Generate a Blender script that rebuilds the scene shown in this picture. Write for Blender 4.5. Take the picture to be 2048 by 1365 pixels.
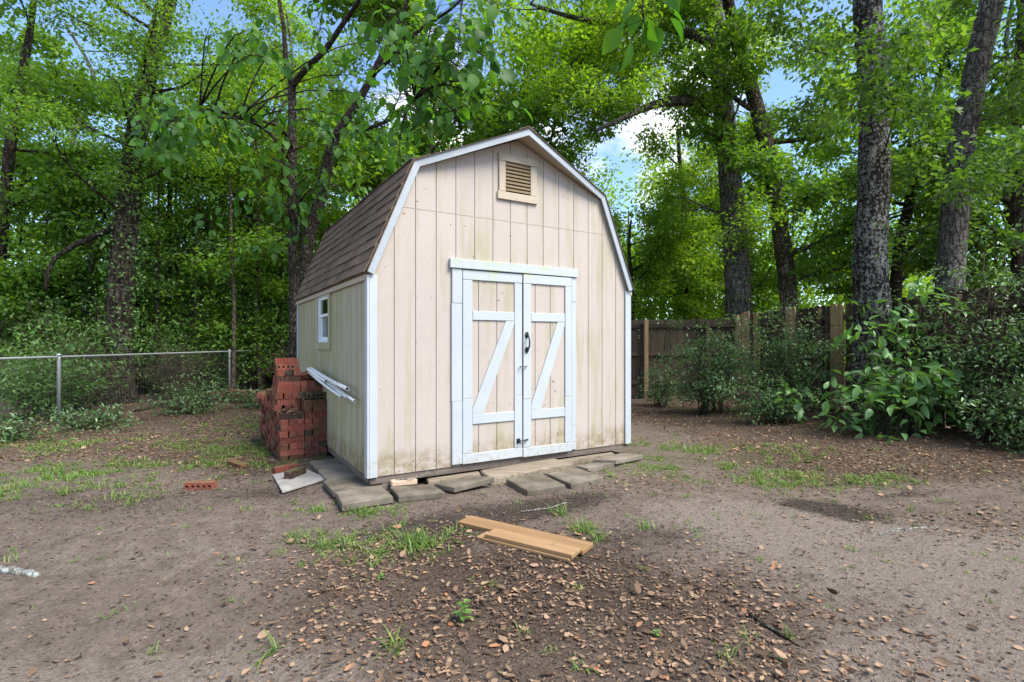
import bpy, math, random
import numpy as np
from mathutils import Vector, Matrix
R = math.radians
scene = bpy.context.scene
for o in list(bpy.data.objects): bpy.data.objects.remove(o)
col = scene.collection

# ------------------------------------------------------------------ camera
FPX, CY, CAMH = 1050.46, 683.85, 1.32
cam_d = bpy.data.cameras.new('camera'); cam = bpy.data.objects.new('camera', cam_d); col.objects.link(cam)
cam.location = (0, 0, CAMH); cam.rotation_euler = (R(90), 0, 0)
cam_d.sensor_width = 36; cam_d.lens = FPX * 36 / 2048; cam_d.shift_y = 0.0007
cam_d.clip_start = 0.05; cam_d.clip_end = 2000
scene.camera = cam

# ------------------------------------------------------------------ node helper
class G:
    def __init__(s, nt): s.nt = nt; s.nt.nodes.clear()
    def n(s, t, props=None, **inp):
        nd = s.nt.nodes.new(t)
        for k, v in (props or {}).items(): setattr(nd, k, v)
        for k, v in inp.items():
            key = int(k[1:]) if k[0] == 'i' and k[1:].isdigit() else k.replace('_', ' ')
            s.set(nd, key, v)
        return nd
    def set(s, nd, key, v):
        sock = nd.inputs[key]
        if isinstance(v, bpy.types.NodeSocket): s.nt.links.new(v, sock)
        elif isinstance(v, bpy.types.Node): s.nt.links.new(v.outputs[0], sock)
        else: sock.default_value = v
    def math(s, op, a, b=0.5, clamp=False):
        return s.n('ShaderNodeMath', {'operation': op, 'use_clamp': clamp}, i0=a, i1=b).outputs[0]
    def mix(s, f, a, b, bt='MIX'):
        nd = s.n('ShaderNodeMix', {'data_type': 'RGBA', 'blend_type': bt}); s.set(nd, 0, f); s.set(nd, 6, c4(a)); s.set(nd, 7, c4(b))
        return nd.outputs[2]
    def ramp(s, f, stops, interp='LINEAR'):
        nd = s.n('ShaderNodeValToRGB', i0=f); cr = nd.color_ramp; cr.interpolation = interp
        while len(cr.elements) < len(stops): cr.elements.new(0.5)
        for e, (p, c) in zip(cr.elements, stops): e.position = p; e.color = c4(c if not isinstance(c, (int, float)) else (c, c, c))
        return nd.outputs[0]
    def sm(s, f, a, b):
        return s.n('ShaderNodeMapRange', {'interpolation_type': 'SMOOTHSTEP'}, Value=f, From_Min=a, From_Max=b).outputs[0]
    def noise(s, vec, scale, detail=4, rough=0.6, dist=0.0):
        return s.n('ShaderNodeTexNoise', Vector=vec, Scale=scale, Detail=detail, Roughness=rough, Distortion=dist).outputs[0]
    def vec(s, v, sc):
        return s.n('ShaderNodeMapping', {'vector_type': 'POINT'}, Vector=v, Scale=sc).outputs[0]
def c4(c):
    if isinstance(c, (bpy.types.NodeSocket, bpy.types.Node)): return c
    return tuple(c) + (1,) if len(c) == 3 else tuple(c)
MATS = {}
def new_mat(name):
    m = bpy.data.materials.new(name); m.use_nodes = True; g = G(m.node_tree); MATS[name] = m
    g.oc = g.n('ShaderNodeTexCoord').outputs['Object']; g.rnd = g.n('ShaderNodeObjectInfo').outputs['Random']
    g.sep = g.n('ShaderNodeSeparateXYZ', Vector=g.oc).outputs
    return m, g
def finish(m, g, color, rough=0.8, bump=None, bstr=0.3, bdist=0.01, spec=0.3, **kw):
    p = g.n('ShaderNodeBsdfPrincipled', Roughness=rough)
    g.set(p, 'Base Color', c4(color)); p.inputs['Specular IOR Level'].default_value = spec
    for k, v in kw.items(): g.set(p, k.replace('_', ' '), v)
    if bump is not None:
        b = g.n('ShaderNodeBump', Strength=bstr, Distance=bdist, Height=bump); g.set(p, 'Normal', b.outputs[0])
    o = g.n('ShaderNodeOutputMaterial', Surface=p.outputs[0]); return p

# ------------------------------------------------------------------ world, sun, exposure
SUN_EL, SUN_AZ = R(53), R(122)        # azimuth measured from +Y (view direction) clockwise to +X
w = bpy.data.worlds.new('World'); scene.world = w; w.use_nodes = True
g = G(w.node_tree)
sky = g.n('ShaderNodeTexSky', {'sky_type': 'NISHITA', 'sun_disc': False, 'sun_elevation': SUN_EL, 'sun_rotation': SUN_AZ,
                               'air_density': 1.0, 'dust_density': 0.6, 'ozone_density': 1.6})
tc = g.n('ShaderNodeTexCoord').outputs['Generated']
cl = g.noise(g.vec(tc, (1.0, 1.0, 2.0)), 2.3, 7, 0.58, 0.2)
cmask = g.sm(cl, 0.51, 0.65)
skyc = g.mix(cmask, g.mix(1.0, sky.outputs[0], (0.82, 0.90, 1.0), 'MULTIPLY'), (5.6, 5.4, 5.2))
bg = g.n('ShaderNodeBackground', Color=skyc, Strength=0.15)
g.n('ShaderNodeOutputWorld', Surface=bg.outputs[0])
sd = bpy.data.lights.new('sun', 'SUN'); sd.energy = 3.9; sd.angle = R(30); sd.color = (1, 0.95, 0.86)
sun = bpy.data.objects.new('sun', sd); col.objects.link(sun)
sdir = Vector((math.sin(SUN_AZ) * math.cos(SUN_EL), math.cos(SUN_AZ) * math.cos(SUN_EL), math.sin(SUN_EL)))
sun.rotation_euler = sdir.to_track_quat('Z', 'Y').to_euler(); sun.location = sdir * 60
vs = scene.view_settings; vs.view_transform = 'Standard'; vs.look = 'None'; vs.exposure = 1.18; vs.gamma = 1
vs.use_curve_mapping = False
cy = scene.cycles; cy.max_bounces = 9; cy.diffuse_bounces = 7; cy.glossy_bounces = 2; cy.transmission_bounces = 6; cy.caustics_reflective = False; cy.caustics_refractive = False

# ------------------------------------------------------------------ helpers
def at(px, py, Y):                    # a point seen at photograph pixel (px, py) that stands Y metres away
    return Vector(((px - 1024) / FPX * Y, Y, CAMH - (py - CY) / FPX * Y))
_h = {}
def vnoise(x, y, seed=0):
    xi, yi = np.floor(x).astype(np.int64), np.floor(y).astype(np.int64); fx, fy = x - xi, y - yi
    fx = fx * fx * (3 - 2 * fx); fy = fy * fy * (3 - 2 * fy)
    def r(a, b):
        n = (a * 374761393 + b * 668265263 + seed * 974634777) & 0x7fffffff
        n = ((n ^ (n >> 13)) * 1274126177) & 0x7fffffff
        return ((n ^ (n >> 16)) & 0xffff) / 65535.0
    return (r(xi, yi) * (1 - fx) + r(xi + 1, yi) * fx) * (1 - fy) + (r(xi, yi + 1) * (1 - fx) + r(xi + 1, yi + 1) * fx) * fy
def fbm(x, y, seed=0, oct=4):
    s, a, t = 0, 1, 0
    for k in range(oct): s = s + a * vnoise(x * 2 ** k, y * 2 ** k, seed + k); t += a; a *= 0.5
    return s / t
def sstep(x, a, b):
    t = np.clip((x - a) / (b - a), 0, 1); return t * t * (3 - 2 * t)
def gh(x, y):                         # ground height
    x = np.asarray(x, float); y = np.asarray(y, float)
    near = 1 - sstep(np.hypot(x, y - 6), 16, 26)
    h = (fbm(x * 0.7, y * 0.7, 3) - 0.5) * 0.07 + (fbm(x * 4, y * 4, 8, 3) - 0.5) * 0.022
    flat = 1 - np.exp(-(((x - 0.2) / 2.2) ** 2 + ((y - 6.2) / 2.6) ** 2) ** 2)
    flat = 0.25 + 0.75 * flat
    return near * (h * flat + 0.13 * sstep(x, 2.4, 5.2) * sstep(y, 2.5, 5.5))
def ghf(x, y): return float(gh(np.array([x]), np.array([y]))[0])

def link(me, name, mat, parent=None):
    o = bpy.data.objects.new(name, me); col.objects.link(o)
    if mat is not None and not me.materials: me.materials.append(MATS[mat] if isinstance(mat, str) else mat)
    if parent: o.parent = parent
    return o
def tag(o, label=None, cat=None, group=None, kind=None):
    for k, v in (('label', label), ('category', cat), ('group', group), ('kind', kind)):
        if v: o[k] = v
    return o
def empty(name, loc=(0, 0, 0), rz=0.0):
    o = bpy.data.objects.new(name, None); col.objects.link(o); o.location = loc; o.rotation_euler = (0, 0, rz)
    o.empty_display_size = 0.2; return o
def raw_mesh(name, V, loops, starts, totals, attr=None, smooth=False):
    me = bpy.data.meshes.new(name)
    me.vertices.add(len(V)); me.vertices.foreach_set('co', np.asarray(V, np.float32).ravel())
    me.loops.add(len(loops)); me.loops.foreach_set('vertex_index', np.asarray(loops, np.int32))
    me.polygons.add(len(starts)); me.polygons.foreach_set('loop_start', np.asarray(starts, np.int32))
    me.polygons.foreach_set('loop_total', np.asarray(totals, np.int32))
    if smooth: me.polygons.foreach_set('use_smooth', np.ones(len(starts), bool))
    for k, a in (attr or {}).items():
        at_ = me.attributes.new(k, 'FLOAT', 'POINT'); at_.data.foreach_set('value', np.asarray(a, np.float32))
    me.update(calc_edges=True); return me

class MB:
    def __init__(s): s.v = []; s.f = []; s.smooth = set()
    def quad(s, a, b, c, d):
        i = len(s.v); s.v += [a, b, c, d]; s.f.append((i, i + 1, i + 2, i + 3))
    def hexa(s, p):                   # 4 bottom points (ccw from above), 4 top points
        i = len(s.v); s.v += [tuple(q) for q in p]
        s.f += [(i + 3, i + 2, i + 1, i), (i + 4, i + 5, i + 6, i + 7)] + [(i + k, i + (k + 1) % 4, i + 4 + (k + 1) % 4, i + 4 + k) for k in range(4)]
    def box(s, x0, x1, y0, y1, z0, z1):
        s.hexa([(x0, y0, z0), (x1, y0, z0), (x1, y1, z0), (x0, y1, z0), (x0, y0, z1), (x1, y0, z1), (x1, y1, z1), (x0, y1, z1)])
    def bevbox(s, x0, x1, y0, y1, z0, z1, b=0.006):
        i = len(s.v)
        for z, bb in ((z0, b), (z0 + b, 0), (z1 - b, 0), (z1, b)):
            xs, xe, ys, ye = x0 + bb, x1 - bb, y0 + bb, y1 - bb; c = b * 0.7
            if bb: s.v += [(xs + c, ys, z), (xe - c, ys, z), (xe, ys + c, z), (xe, ye - c, z), (xe - c, ye, z), (xs + c, ye, z), (xs, ye - c, z), (xs, ys + c, z)]
            else: s.v += [(xs + b, ys, z), (xe - b, ys, z), (xe, ys + b, z), (xe, ye - b, z), (xe - b, ye, z), (xs + b, ye, z), (xs, ye - b, z), (xs, ys + b, z)]
        s.f.append(tuple(i + k for k in range(7, -1, -1))); s.f.append(tuple(i + 24 + k for k in range(8)))
        for r_ in range(3):
            for k in range(8): s.f.append((i + r_ * 8 + k, i + r_ * 8 + (k + 1) % 8, i + r_ * 8 + 8 + (k + 1) % 8, i + r_ * 8 + 8 + k))
    def prism(s, poly, y0, y1):       # polygon in (x,z), ccw seen from -y, extruded along y
        i = len(s.v); n = len(poly)
        s.v += [(x, y0, z) for x, z in poly] + [(x, y1, z) for x, z in poly]
        s.f.append(tuple(i + k for k in range(n))); s.f.append(tuple(i + n + k for k in range(n - 1, -1, -1)))
        for k in range(n): s.f.append((i + (k + 1) % n, i + k, i + n + k, i + n + (k + 1) % n))
    def tube(s, pts, radii, sides=8, caps=True, jit=0.0, rng=None, hollow=0.0):
        pts = [Vector(p) for p in pts]; n = len(pts); i0 = len(s.v); up = Vector((0.13, 0.21, 0.97)); prev = None
        for k, p in enumerate(pts):
            t = (pts[min(k + 1, n - 1)] - pts[max(k - 1, 0)]).normalized()
            if prev is None:
                a = t.cross(up)
                if a.length < 0.2: a = t.cross(Vector((1, 0.1, 0)))
                a.normalize()
            else: a = (prev - t * prev.dot(t)).normalized()
            prev = a; b = t.cross(a); r_ = radii[k] if hasattr(radii, '__len__') else radii
            for j in range(sides):
                an = 2 * math.pi * j / sides; q = r_ * (1 + (rng.uniform(-jit, jit) if jit else 0))
                s.v.append(tuple(p + a * (math.cos(an) * q) + b * (math.sin(an) * q)))
        for k in range(n - 1):
            for j in range(sides):
                a_, b_ = i0 + k * sides + j, i0 + k * sides + (j + 1) % sides
                s.smooth.add(len(s.f)); s.f.append((a_, b_, b_ + sides, a_ + sides))
        if caps:
            s.f.append(tuple(i0 + j for j in range(sides - 1, -1, -1))); s.f.append(tuple(i0 + (n - 1) * sides + j for j in range(sides)))
    def mesh(s, name):
        tot = [len(f) for f in s.f]; st = np.concatenate([[0], np.cumsum(tot)[:-1]]) if tot else []
        me = raw_mesh(name, np.array(s.v), [i for f in s.f for i in f], st, tot)
        a = np.zeros(len(s.f), bool)
        if s.smooth: a[list(s.smooth)] = True
        me.polygons.foreach_set('use_smooth', a)
        return me
    def build(s, name, mat, parent=None): return link(s.mesh(name), name, mat, parent)

# leaf templates: x along the leaf, y across, z up; faces
T_SMALL = (np.array([(0, 0, 0), (.42, .5, .10), (1, 0, -.05), (.42, -.5, .10)]), [(0, 1, 2), (0, 2, 3)])
T_MID = (np.array([(0, 0, 0), (.25, .38, .07), (.62, .42, .06), (1, 0, -.12), (.62, -.42, .06), (.25, -.38, .07), (.5, 0, -.01)]),
         [(0, 6, 2, 1), (6, 3, 2), (0, 5, 4, 6), (6, 4, 3)])
T_BIG = (np.array([(0, 0, 0), (.10, .26, .05), (.30, .47, .09), (.55, .44, .07), (.80, .24, -.02), (1.0, 0, -.16),
                   (.80, -.24, -.02), (.55, -.44, .07), (.30, -.47, .09), (.10, -.26, .05), (.30, 0, .0), (.60, 0, -.015), (.82, 0, -.08)]),
         [(0, 10, 2, 1), (10, 11, 3, 2), (11, 12, 4, 3), (12, 5, 4), (0, 9, 8, 10), (10, 8, 7, 11), (11, 7, 6, 12), (12, 6, 5)])
T_DEAD = (np.array([(0, 0, .08), (.25, .33, .22), (.30, 0, .0), (.25, -.33, .10), (.68, .30, .16), (.70, 0, -.02), (.68, -.30, .24), (1, 0, .14)]),
          [(0, 2, 1), (0, 3, 2), (2, 5, 4, 1), (2, 3, 6, 5), (5, 7, 4), (5, 6, 7)])
T_CLOD = (np.array([(-.5, 0, 0), (.5, .05, .05), (0, -.42, .02), (.05, .45, -.02), (.02, 0, .36), (0, 0, -.3)]), [(0, 2, 4), (2, 1, 4), (1, 3, 4), (3, 0, 4), (2, 0, 5), (1, 2, 5), (3, 1, 5), (0, 3, 5)])
T_CURL = (np.array([(0, 0, .02), (.2, .30, .20), (.3, 0, .03), (.2, -.26, .02), (.55, .38, .34), (.58, 0, .08), (.52, -.33, .10), (.82, .16, .36), (.80, -.2, .22), (1, .04, .46)]),
          [(0, 2, 1), (0, 3, 2), (2, 5, 4, 1), (2, 3, 6, 5), (5, 7, 4), (5, 6, 8), (5, 8, 9, 7)])
T_BLADE = (np.array([(0, .5, 0), (0, -.5, 0), (.4, .42, .0), (.4, -.42, .0), (.75, .28, -.12), (.75, -.28, -.12), (1, 0, -.34)]),
           [(0, 1, 3, 2), (2, 3, 5, 4), (4, 5, 6)])
def leaves(name, T, P, D, N, L, W, var, mat, parent=None, zs=None):
    V, F = T; n = len(P)
    D = D / np.maximum(np.linalg.norm(D, axis=1, keepdims=True), 1e-6)
    S = np.cross(N, D); S /= np.maximum(np.linalg.norm(S, axis=1, keepdims=True), 1e-6); U = np.cross(D, S)
    if zs is None: zs = np.ones(n)
    X = P[:, None, :] + D[:, None, :] * (V[None, :, 0:1] * L[:, None, None]) + S[:, None, :] * (V[None, :, 1:2] * W[:, None, None]) \
        + U[:, None, :] * (V[None, :, 2:3] * (L * zs)[:, None, None])
    k = len(V); lp = np.concatenate([np.array(f) for f in F]); tot = np.array([len(f) for f in F])
    loops = (lp[None] + (np.arange(n) * k)[:, None]).ravel(); totals = np.tile(tot, n)
    starts = np.concatenate([[0], np.cumsum(totals)[:-1]])
    me = raw_mesh(name, X.reshape(-1, 3), loops, starts, totals, {'lv': np.repeat(var, k)})
    return link(me, name, mat, parent)
def spray(rng, C, n_per, rad, flat=0.55, L=0.09, asp=0.55, droop=0.25, up=0.9, axis=None):
    """leaves round the clump centres C: arrays for leaves()"""
    m = len(C); n = m * n_per; idx = np.repeat(np.arange(m), n_per)
    off = rng.normal(size=(n, 3)); off /= np.linalg.norm(off, axis=1, keepdims=True); off *= (rng.random((n, 1)) ** 0.45)
    rr = (rad if np.isscalar(rad) else np.repeat(rad, n_per)[:, None]); off = off * rr * np.array([1, 1, flat])
    P = C[idx] + off
    D = off * np.array([1, 1, .5]) / (np.abs(rr)) + rng.normal(size=(n, 3)) * 0.5; D[:, 2] -= droop
    N = rng.normal(size=(n, 3)) * 0.55; N[:, 2] += up
    LL = L * rng.uniform(0.65, 1.25, n); WW = LL * asp * rng.uniform(0.8, 1.15, n)
    var = np.clip(np.repeat(rng.random(m), n_per) * 0.55 + rng.random(n) * 0.45, 0, 1)
    return P, D, N, LL, WW, var

# ------------------------------------------------------------------ materials
def siding_mat(name, base, algae, dirt, axis):
    m, g = new_mat(name); x, y, z = g.sep
    along = x if axis == 'x' else y
    st = g.n('ShaderNodeCombineXYZ', X=g.math('MULTIPLY', along, 9.0), Y=g.math('MULTIPLY', z, 0.75), Z=0.3).outputs[0]
    streak = g.noise(st, 1.0, 5, 0.62)
    big = g.noise(g.oc, 1.3, 3, 0.5)
    am = g.math('MULTIPLY', g.sm(g.math('ADD', streak, g.math('MULTIPLY', big, 0.35)), 0.72 - 0.10 * algae, 0.90 - 0.05 * algae), 0.9 if algae < 1 else 0.95)
    c = g.mix(g.noise(g.oc, 3.5, 4), [v * 0.92 for v in base], [min(1, v * 1.06) for v in base])
    c = g.mix(g.math('MULTIPLY', am, min(0.75, 0.45 + 0.1 * algae)), c, (0.26, 0.255, 0.10))
    c = g.mix(g.math('MULTIPLY', g.rnd, 0.16), c, (base[0] * .80, base[1] * .80, base[2] * .78))
    fine = g.noise(g.oc, 70, 4, 0.7)
    low = g.math('SUBTRACT', 1.0, g.sm(z, 0.14, 0.62))
    mud = g.math('MULTIPLY', g.sm(g.math('ADD', g.math('MULTIPLY', low, 0.62), g.math('MULTIPLY', streak, 0.55)), 0.52, 0.90), dirt)
    c = g.mix(g.math('MULTIPLY', mud, g.sm(g.noise(g.oc, 9, 6, 0.75), 0.34, 0.62)), c, (0.19, 0.14, 0.06))
    spk = g.math('MULTIPLY', g.sm(g.noise(g.oc, 55, 3, 0.8), 0.60, 0.70), g.sm(g.math('ADD', low, g.math('MULTIPLY', big, 0.5)), 0.75, 1.15))
    c = g.mix(g.math('MULTIPLY', spk, 0.8), c, (0.06, 0.05, 0.035))
    nail = g.sm(g.noise(g.oc, 24, 1, 0.3), 0.775, 0.80); c = g.mix(nail, c, (0.16, 0.11, 0.08))
    gr = g.n('ShaderNodeCombineXYZ', X=g.math('MULTIPLY', along, 14.0), Y=g.math('MULTIPLY', z, 190), Z=0.1).outputs[0]
    saw = g.noise(gr, 1.0, 3, 0.7)
    c = g.mix(g.math('MULTIPLY', g.sm(saw, 0.35, 0.72), 0.24), c, [v * 0.72 for v in base])
    finish(m, g, c, 0.85, g.math('ADD', saw, fine), 0.35, 0.004, 0.15)
siding_mat('siding_front', (0.42, 0.365, 0.325), 0.7, 0.75, 'x')
siding_mat('siding_side', (0.40, 0.365, 0.275), 2.1, 0.9, 'y')
siding_mat('vent_tan', (0.42, 0.36, 0.28), 0.1, 0.0, 'x')
siding_mat('slat_tan', (0.20, 0.145, 0.085), 0.1, 0.0, 'x')

m, g = new_mat('trim_white')
n1 = g.noise(g.oc, 2.5, 4); n2 = g.noise(g.oc, 60, 4, 0.75); x, y, z = g.sep
c = g.mix(n1, (0.34, 0.375, 0.40), (0.43, 0.46, 0.475))
gm = g.math('MULTIPLY', g.sm(g.math('ADD', g.noise(g.vec(g.oc, (3, 3, 5)), 1.5, 5, 0.7), g.math('MULTIPLY', g.sm(z, 1.7, 2.1), 0.12)), 0.60, 0.74), 0.55)
c = g.mix(gm, c, (0.36, 0.42, 0.20))
c = g.mix(g.math('MULTIPLY', g.sm(n2, 0.61, 0.68), 0.6), c, (0.24, 0.22, 0.19))
vs_ = g.noise(g.vec(g.oc, (16, 16, 1.6)), 1.0, 5, 0.7); c = g.mix(g.math('MULTIPLY', g.sm(vs_, .52, .75), .4), c, (0.36, 0.36, 0.32))
low = g.math('SUBTRACT', 1.0, g.sm(z, 0.12, 0.40))
c = g.mix(g.math('MULTIPLY', g.math('MULTIPLY', low, g.sm(g.noise(g.oc, 22, 5, 0.75), 0.45, 0.66)), 0.75), c, (0.30, 0.26, 0.19))
finish(m, g, c, 0.6, g.math('ADD', g.noise(g.vec(g.oc, (30, 30, 3)), 3, 4), n2), 0.2, 0.003, 0.3)

m, g = new_mat('rake_paint'); n1 = g.noise(g.oc, 5, 5, .65); n2 = g.noise(g.oc, 45, 4, 0.75)
c = g.mix(n1, (0.25, 0.285, 0.31), (0.37, 0.40, 0.42)); c = g.mix(g.math('MULTIPLY', g.sm(n2, .56, .7), .6), c, (0.20, 0.20, 0.17))
finish(m, g, c, 0.6, n2, 0.2, 0.003, 0.3)
m, g = new_mat('shingle')
n2 = g.noise(g.oc, 160, 3, 0.7); n1 = g.noise(g.vec(g.oc, (1, 3, 1)), 2.2, 4)
geo = g.n('ShaderNodeNewGeometry').outputs['Random Per Island']
v = g.math('ADD', g.math('MULTIPLY', g.rnd, 0.5), g.math('MULTIPLY', geo, 0.5))
c = g.mix(v, (0.060, 0.045, 0.033), (0.20, 0.147, 0.107))
c = g.mix(g.math('MULTIPLY', n2, 0.7), c, (0.06, 0.045, 0.038)); c = g.mix(g.math('MULTIPLY', g.sm(n1, .5, .75), .45), c, (0.10, 0.085, 0.065))
c = g.mix(g.math('MULTIPLY', g.sm(g.noise(g.oc, 60, 3), 0.6, 0.72), 0.35), c, (0.33, 0.25, 0.2))
finish(m, g, c, 0.95, n2, 0.6, 0.004, 0.1)

def wood_mat(name, c0, c1, axis, grain=26.0, extra=None, rough=0.8, objvar=0.0):
    m, g = new_mat(name)
    sc = [grain, grain, grain]; sc['xyz'.index(axis)] = grain * 0.045
    ns = g.noise(g.vec(g.oc, sc), 1.0, 6, 0.65, 0.6); nb = g.noise(g.oc, 2.2, 4)
    shift = g.math('ADD', ns, g.math('MULTIPLY', g.math('SUBTRACT', g.rnd, 0.5), objvar))
    c = g.ramp(shift, [(0.3, c0), (0.7, c1)])
    if extra:
        for (col_, lo, hi, scv, amt) in extra:
            e = g.noise(g.vec(g.oc, scv), 1.0, 5, 0.65); c = g.mix(g.math('MULTIPLY', g.sm(e, lo, hi), amt), c, col_)
    finish(m, g, c, rough, ns, 0.4, 0.004, 0.2); return m
wood_mat('fresh_wood', (0.20, 0.115, 0.053), (0.30, 0.19, 0.098), 'x', 34, [((0.27, 0.13, 0.05), .55, .72, (3, 30, 30), .6), ((0.12, .08, .06), .70, .76, (9, 9, 9), .7)], 0.6, 0.25)
wood_mat('fence_dark', (0.030, 0.023, 0.016), (0.085, 0.062, 0.040), 'z', 30, [((0.28, 0.20, 0.13), .64, .76, (22, 22, 2.2), .8), ((0.04, 0.05, 0.025), .5, .7, (2, 2, 2), .6)], 0.9, 0.35)
wood_mat('fence_tan', (0.24, 0.16, 0.08), (0.40, 0.28, 0.15), 'z', 24, [((0.14, 0.10, 0.06), .55, .75, (5, 5, 2), .6)], 0.85, 0.3)
wood_mat('skid_wood', (0.085, 0.068, 0.056), (0.19, 0.155, 0.13), 'x', 22, [((0.28, 0.2, 0.16), .55, .75, (3, 3, 12), .6), ((0.03, 0.026, 0.02), .55, .7, (14, 14, 14), .6)], 0.9)
wood_mat('old_timber', (0.12, 0.095, 0.070), (0.30, 0.245, 0.185), 'x', 20, [((0.13, 0.14, 0.07), .5, .7, (6, 6, 6), .6), ((0.05, 0.04, 0.03), .58, .68, (3, 30, 30), .7)], 0.9)

m, g = new_mat('concrete')
n1 = g.noise(g.oc, 4, 5, 0.6); n2 = g.noise(g.oc, 90, 4, 0.8)
c = g.ramp(g.math('ADD', n1, g.math('MULTIPLY', g.math('SUBTRACT', g.rnd, 0.5), 0.25)), [(0.3, (0.080, 0.067, 0.050)), (0.5, (0.140, 0.119, 0.093)), (0.72, (0.225, 0.196, 0.16))])
c = g.mix(g.math('MULTIPLY', g.sm(g.noise(g.oc, 7, 4), 0.52, 0.72), 0.5), c, (0.13, 0.135, 0.07))
c = g.mix(g.math('MULTIPLY', g.sm(n2, 0.56, 0.68), 0.55), c, (0.07, 0.06, 0.05))
finish(m, g, c, 0.9, n2, 0.5, 0.004, 0.2)

m, g = new_mat('grey_board')
n1 = g.noise(g.oc, 6, 5, 0.6); n2 = g.noise(g.oc, 70, 4, 0.8)
c = g.ramp(n1, [(0.3, (0.19, 0.178, 0.16)), (0.65, (0.31, 0.295, 0.27))]); c = g.mix(g.math('MULTIPLY', g.sm(n2, .58, .7), .5), c, (0.16, 0.13, 0.1))
finish(m, g, c, 0.85, n2, 0.3, 0.003)

def brick_mat(name, moss):
    m, g = new_mat(name)
    gi = g.n('ShaderNodeNewGeometry'); wp = gi.outputs['Position']
    n2 = g.noise(g.oc, 60, 4, 0.75); n1 = g.noise(wp, 5, 4); rr = g.rnd
    c = g.ramp(rr, [(0.0, (0.115, 0.036, 0.027)), (0.35, (0.20, 0.050, 0.035)), (0.7, (0.285, 0.080, 0.050)), (0.90, (0.20, 0.068, 0.050)), (0.93, (0.030, 0.024, 0.022))])
    c = g.mix(g.math('MULTIPLY', g.sm(n2, .45, .7), 0.6), c, (0.09, 0.03, 0.022))
    c = g.mix(g.math('MULTIPLY', g.sm(g.noise(wp, 22, 4, .7), .42, .7), 0.35), c, (0.33, 0.19, 0.135))
    dn = g.sm(g.math('ADD', n1, g.math('MULTIPLY', g.math('SUBTRACT', rr, 0.5), 0.25)), 0.50 - moss, 0.66 - moss)
    c = g.mix(g.math('MULTIPLY', dn, 0.62), c, (0.055, 0.050, 0.022))
    up = g.n('ShaderNodeSeparateXYZ', Vector=gi.outputs['Normal']).outputs[2]
    c = g.mix(g.math('MULTIPLY', g.math('MULTIPLY', g.sm(up, 0.5, 0.9), g.sm(g.noise(wp, 14, 4), .42, .62)), 0.8), c, (0.10, 0.11, 0.035))
    finish(m, g, c, 0.9, n2, 0.45, 0.004, 0.2)
brick_mat('brick_red', -0.08); brick_mat('brick_dark', 0.10); brick_mat('brick_mossy', 0.22)
m, g = new_mat('tan_brick'); n2 = g.noise(g.oc, 40, 4, .7)
finish(m, g, g.mix(n2, (0.36, 0.25, 0.17), (0.55, 0.40, 0.29)), 0.9, n2, 0.4, 0.004)

m, g = new_mat('galvanized'); n2 = g.noise(g.oc, 30, 4, .7)
finish(m, g, g.mix(n2, (0.25, 0.27, 0.28), (0.42, 0.44, 0.45)), 0.5, n2, 0.1, 0.002, 0.5, Metallic=0.55)
m, g = new_mat('chain_wire'); finish(m, g, (0.055, 0.056, 0.052), 0.7)
m, g = new_mat('pvc'); n2 = g.noise(g.oc, 18, 5, .7)
finish(m, g, g.mix(g.sm(n2, .45, .75), (0.70, 0.71, 0.70), (0.46, 0.45, 0.40)), 0.4, None, spec=0.5)
m, g = new_mat('black_iron'); finish(m, g, (0.014, 0.015, 0.018), 0.38, g.noise(g.oc, 80, 3), 0.2, 0.001, 0.5)
m, g = new_mat('vinyl_white'); finish(m, g, g.mix(g.noise(g.oc, 9, 4), (0.60, 0.66, 0.68), (0.76, 0.80, 0.80)), 0.4)
m, g = new_mat('dark_void'); finish(m, g, (0.02, 0.017, 0.013), 0.95)
m, g = new_mat('glass'); finish(m, g, (0.75, 0.8, 0.78), 0.03, None, spec=0.5, Transmission_Weight=1.0, IOR=1.45)

def bark_mat(name, c0, c1, lich=None, amt=0.0, ring=0.0, sc=1.0):
    m, g = new_mat(name)
    v = g.n('ShaderNodeTexVoronoi', {'feature': 'DISTANCE_TO_EDGE'}, Vector=g.vec(g.oc, (13 * sc, 13 * sc, 3.2 * sc)), Scale=1.0).outputs[0]
    v2 = g.noise(g.vec(g.oc, (26 * sc, 26 * sc, 6 * sc)), 1.0, 6, 0.7, 0.5)
    plate = g.sm(g.math('ADD', v, g.math('MULTIPLY', v2, 0.4)), 0.10, 0.45)
    c = g.mix(plate, c0, c1)
    if lich:
        ln = g.noise(g.oc, 24, 5, 0.70); lb = g.noise(g.oc, 2.0, 3)
        lm = g.sm(g.math('ADD', ln, g.math('MULTIPLY', lb, 0.35)), 0.79 - 0.25 * amt, 0.83 - 0.25 * amt)
        c = g.mix(g.math('MULTIPLY', lm, 0.85), c, lich)
    if ring:
        rg = g.noise(g.vec(g.oc, (5, 5, 40)), 1.0, 4, 0.6); c = g.mix(g.math('MULTIPLY', g.sm(rg, .56, .68), ring), c, (0.30, 0.29, 0.26))
    finish(m, g, c, 0.95, g.math('ADD', plate, v2), 1.0, 0.05, 0.1)
bark_mat('bark_lichen', (0.014, 0.012, 0.010), (0.055, 0.046, 0.038), (0.29, 0.30, 0.27), 0.40)
bark_mat('bark_brown', (0.025, 0.019, 0.014), (0.10, 0.076, 0.055), (0.20, 0.20, 0.16), 0.15)
bark_mat('bark_grey', (0.030, 0.026, 0.022), (0.115, 0.100, 0.083), (0.26, 0.27, 0.24), 0.28, 0.5)
bark_mat('bark_dark', (0.014, 0.012, 0.009), (0.050, 0.040, 0.030), (0.15, 0.15, 0.12), 0.12, 0.35)
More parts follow.
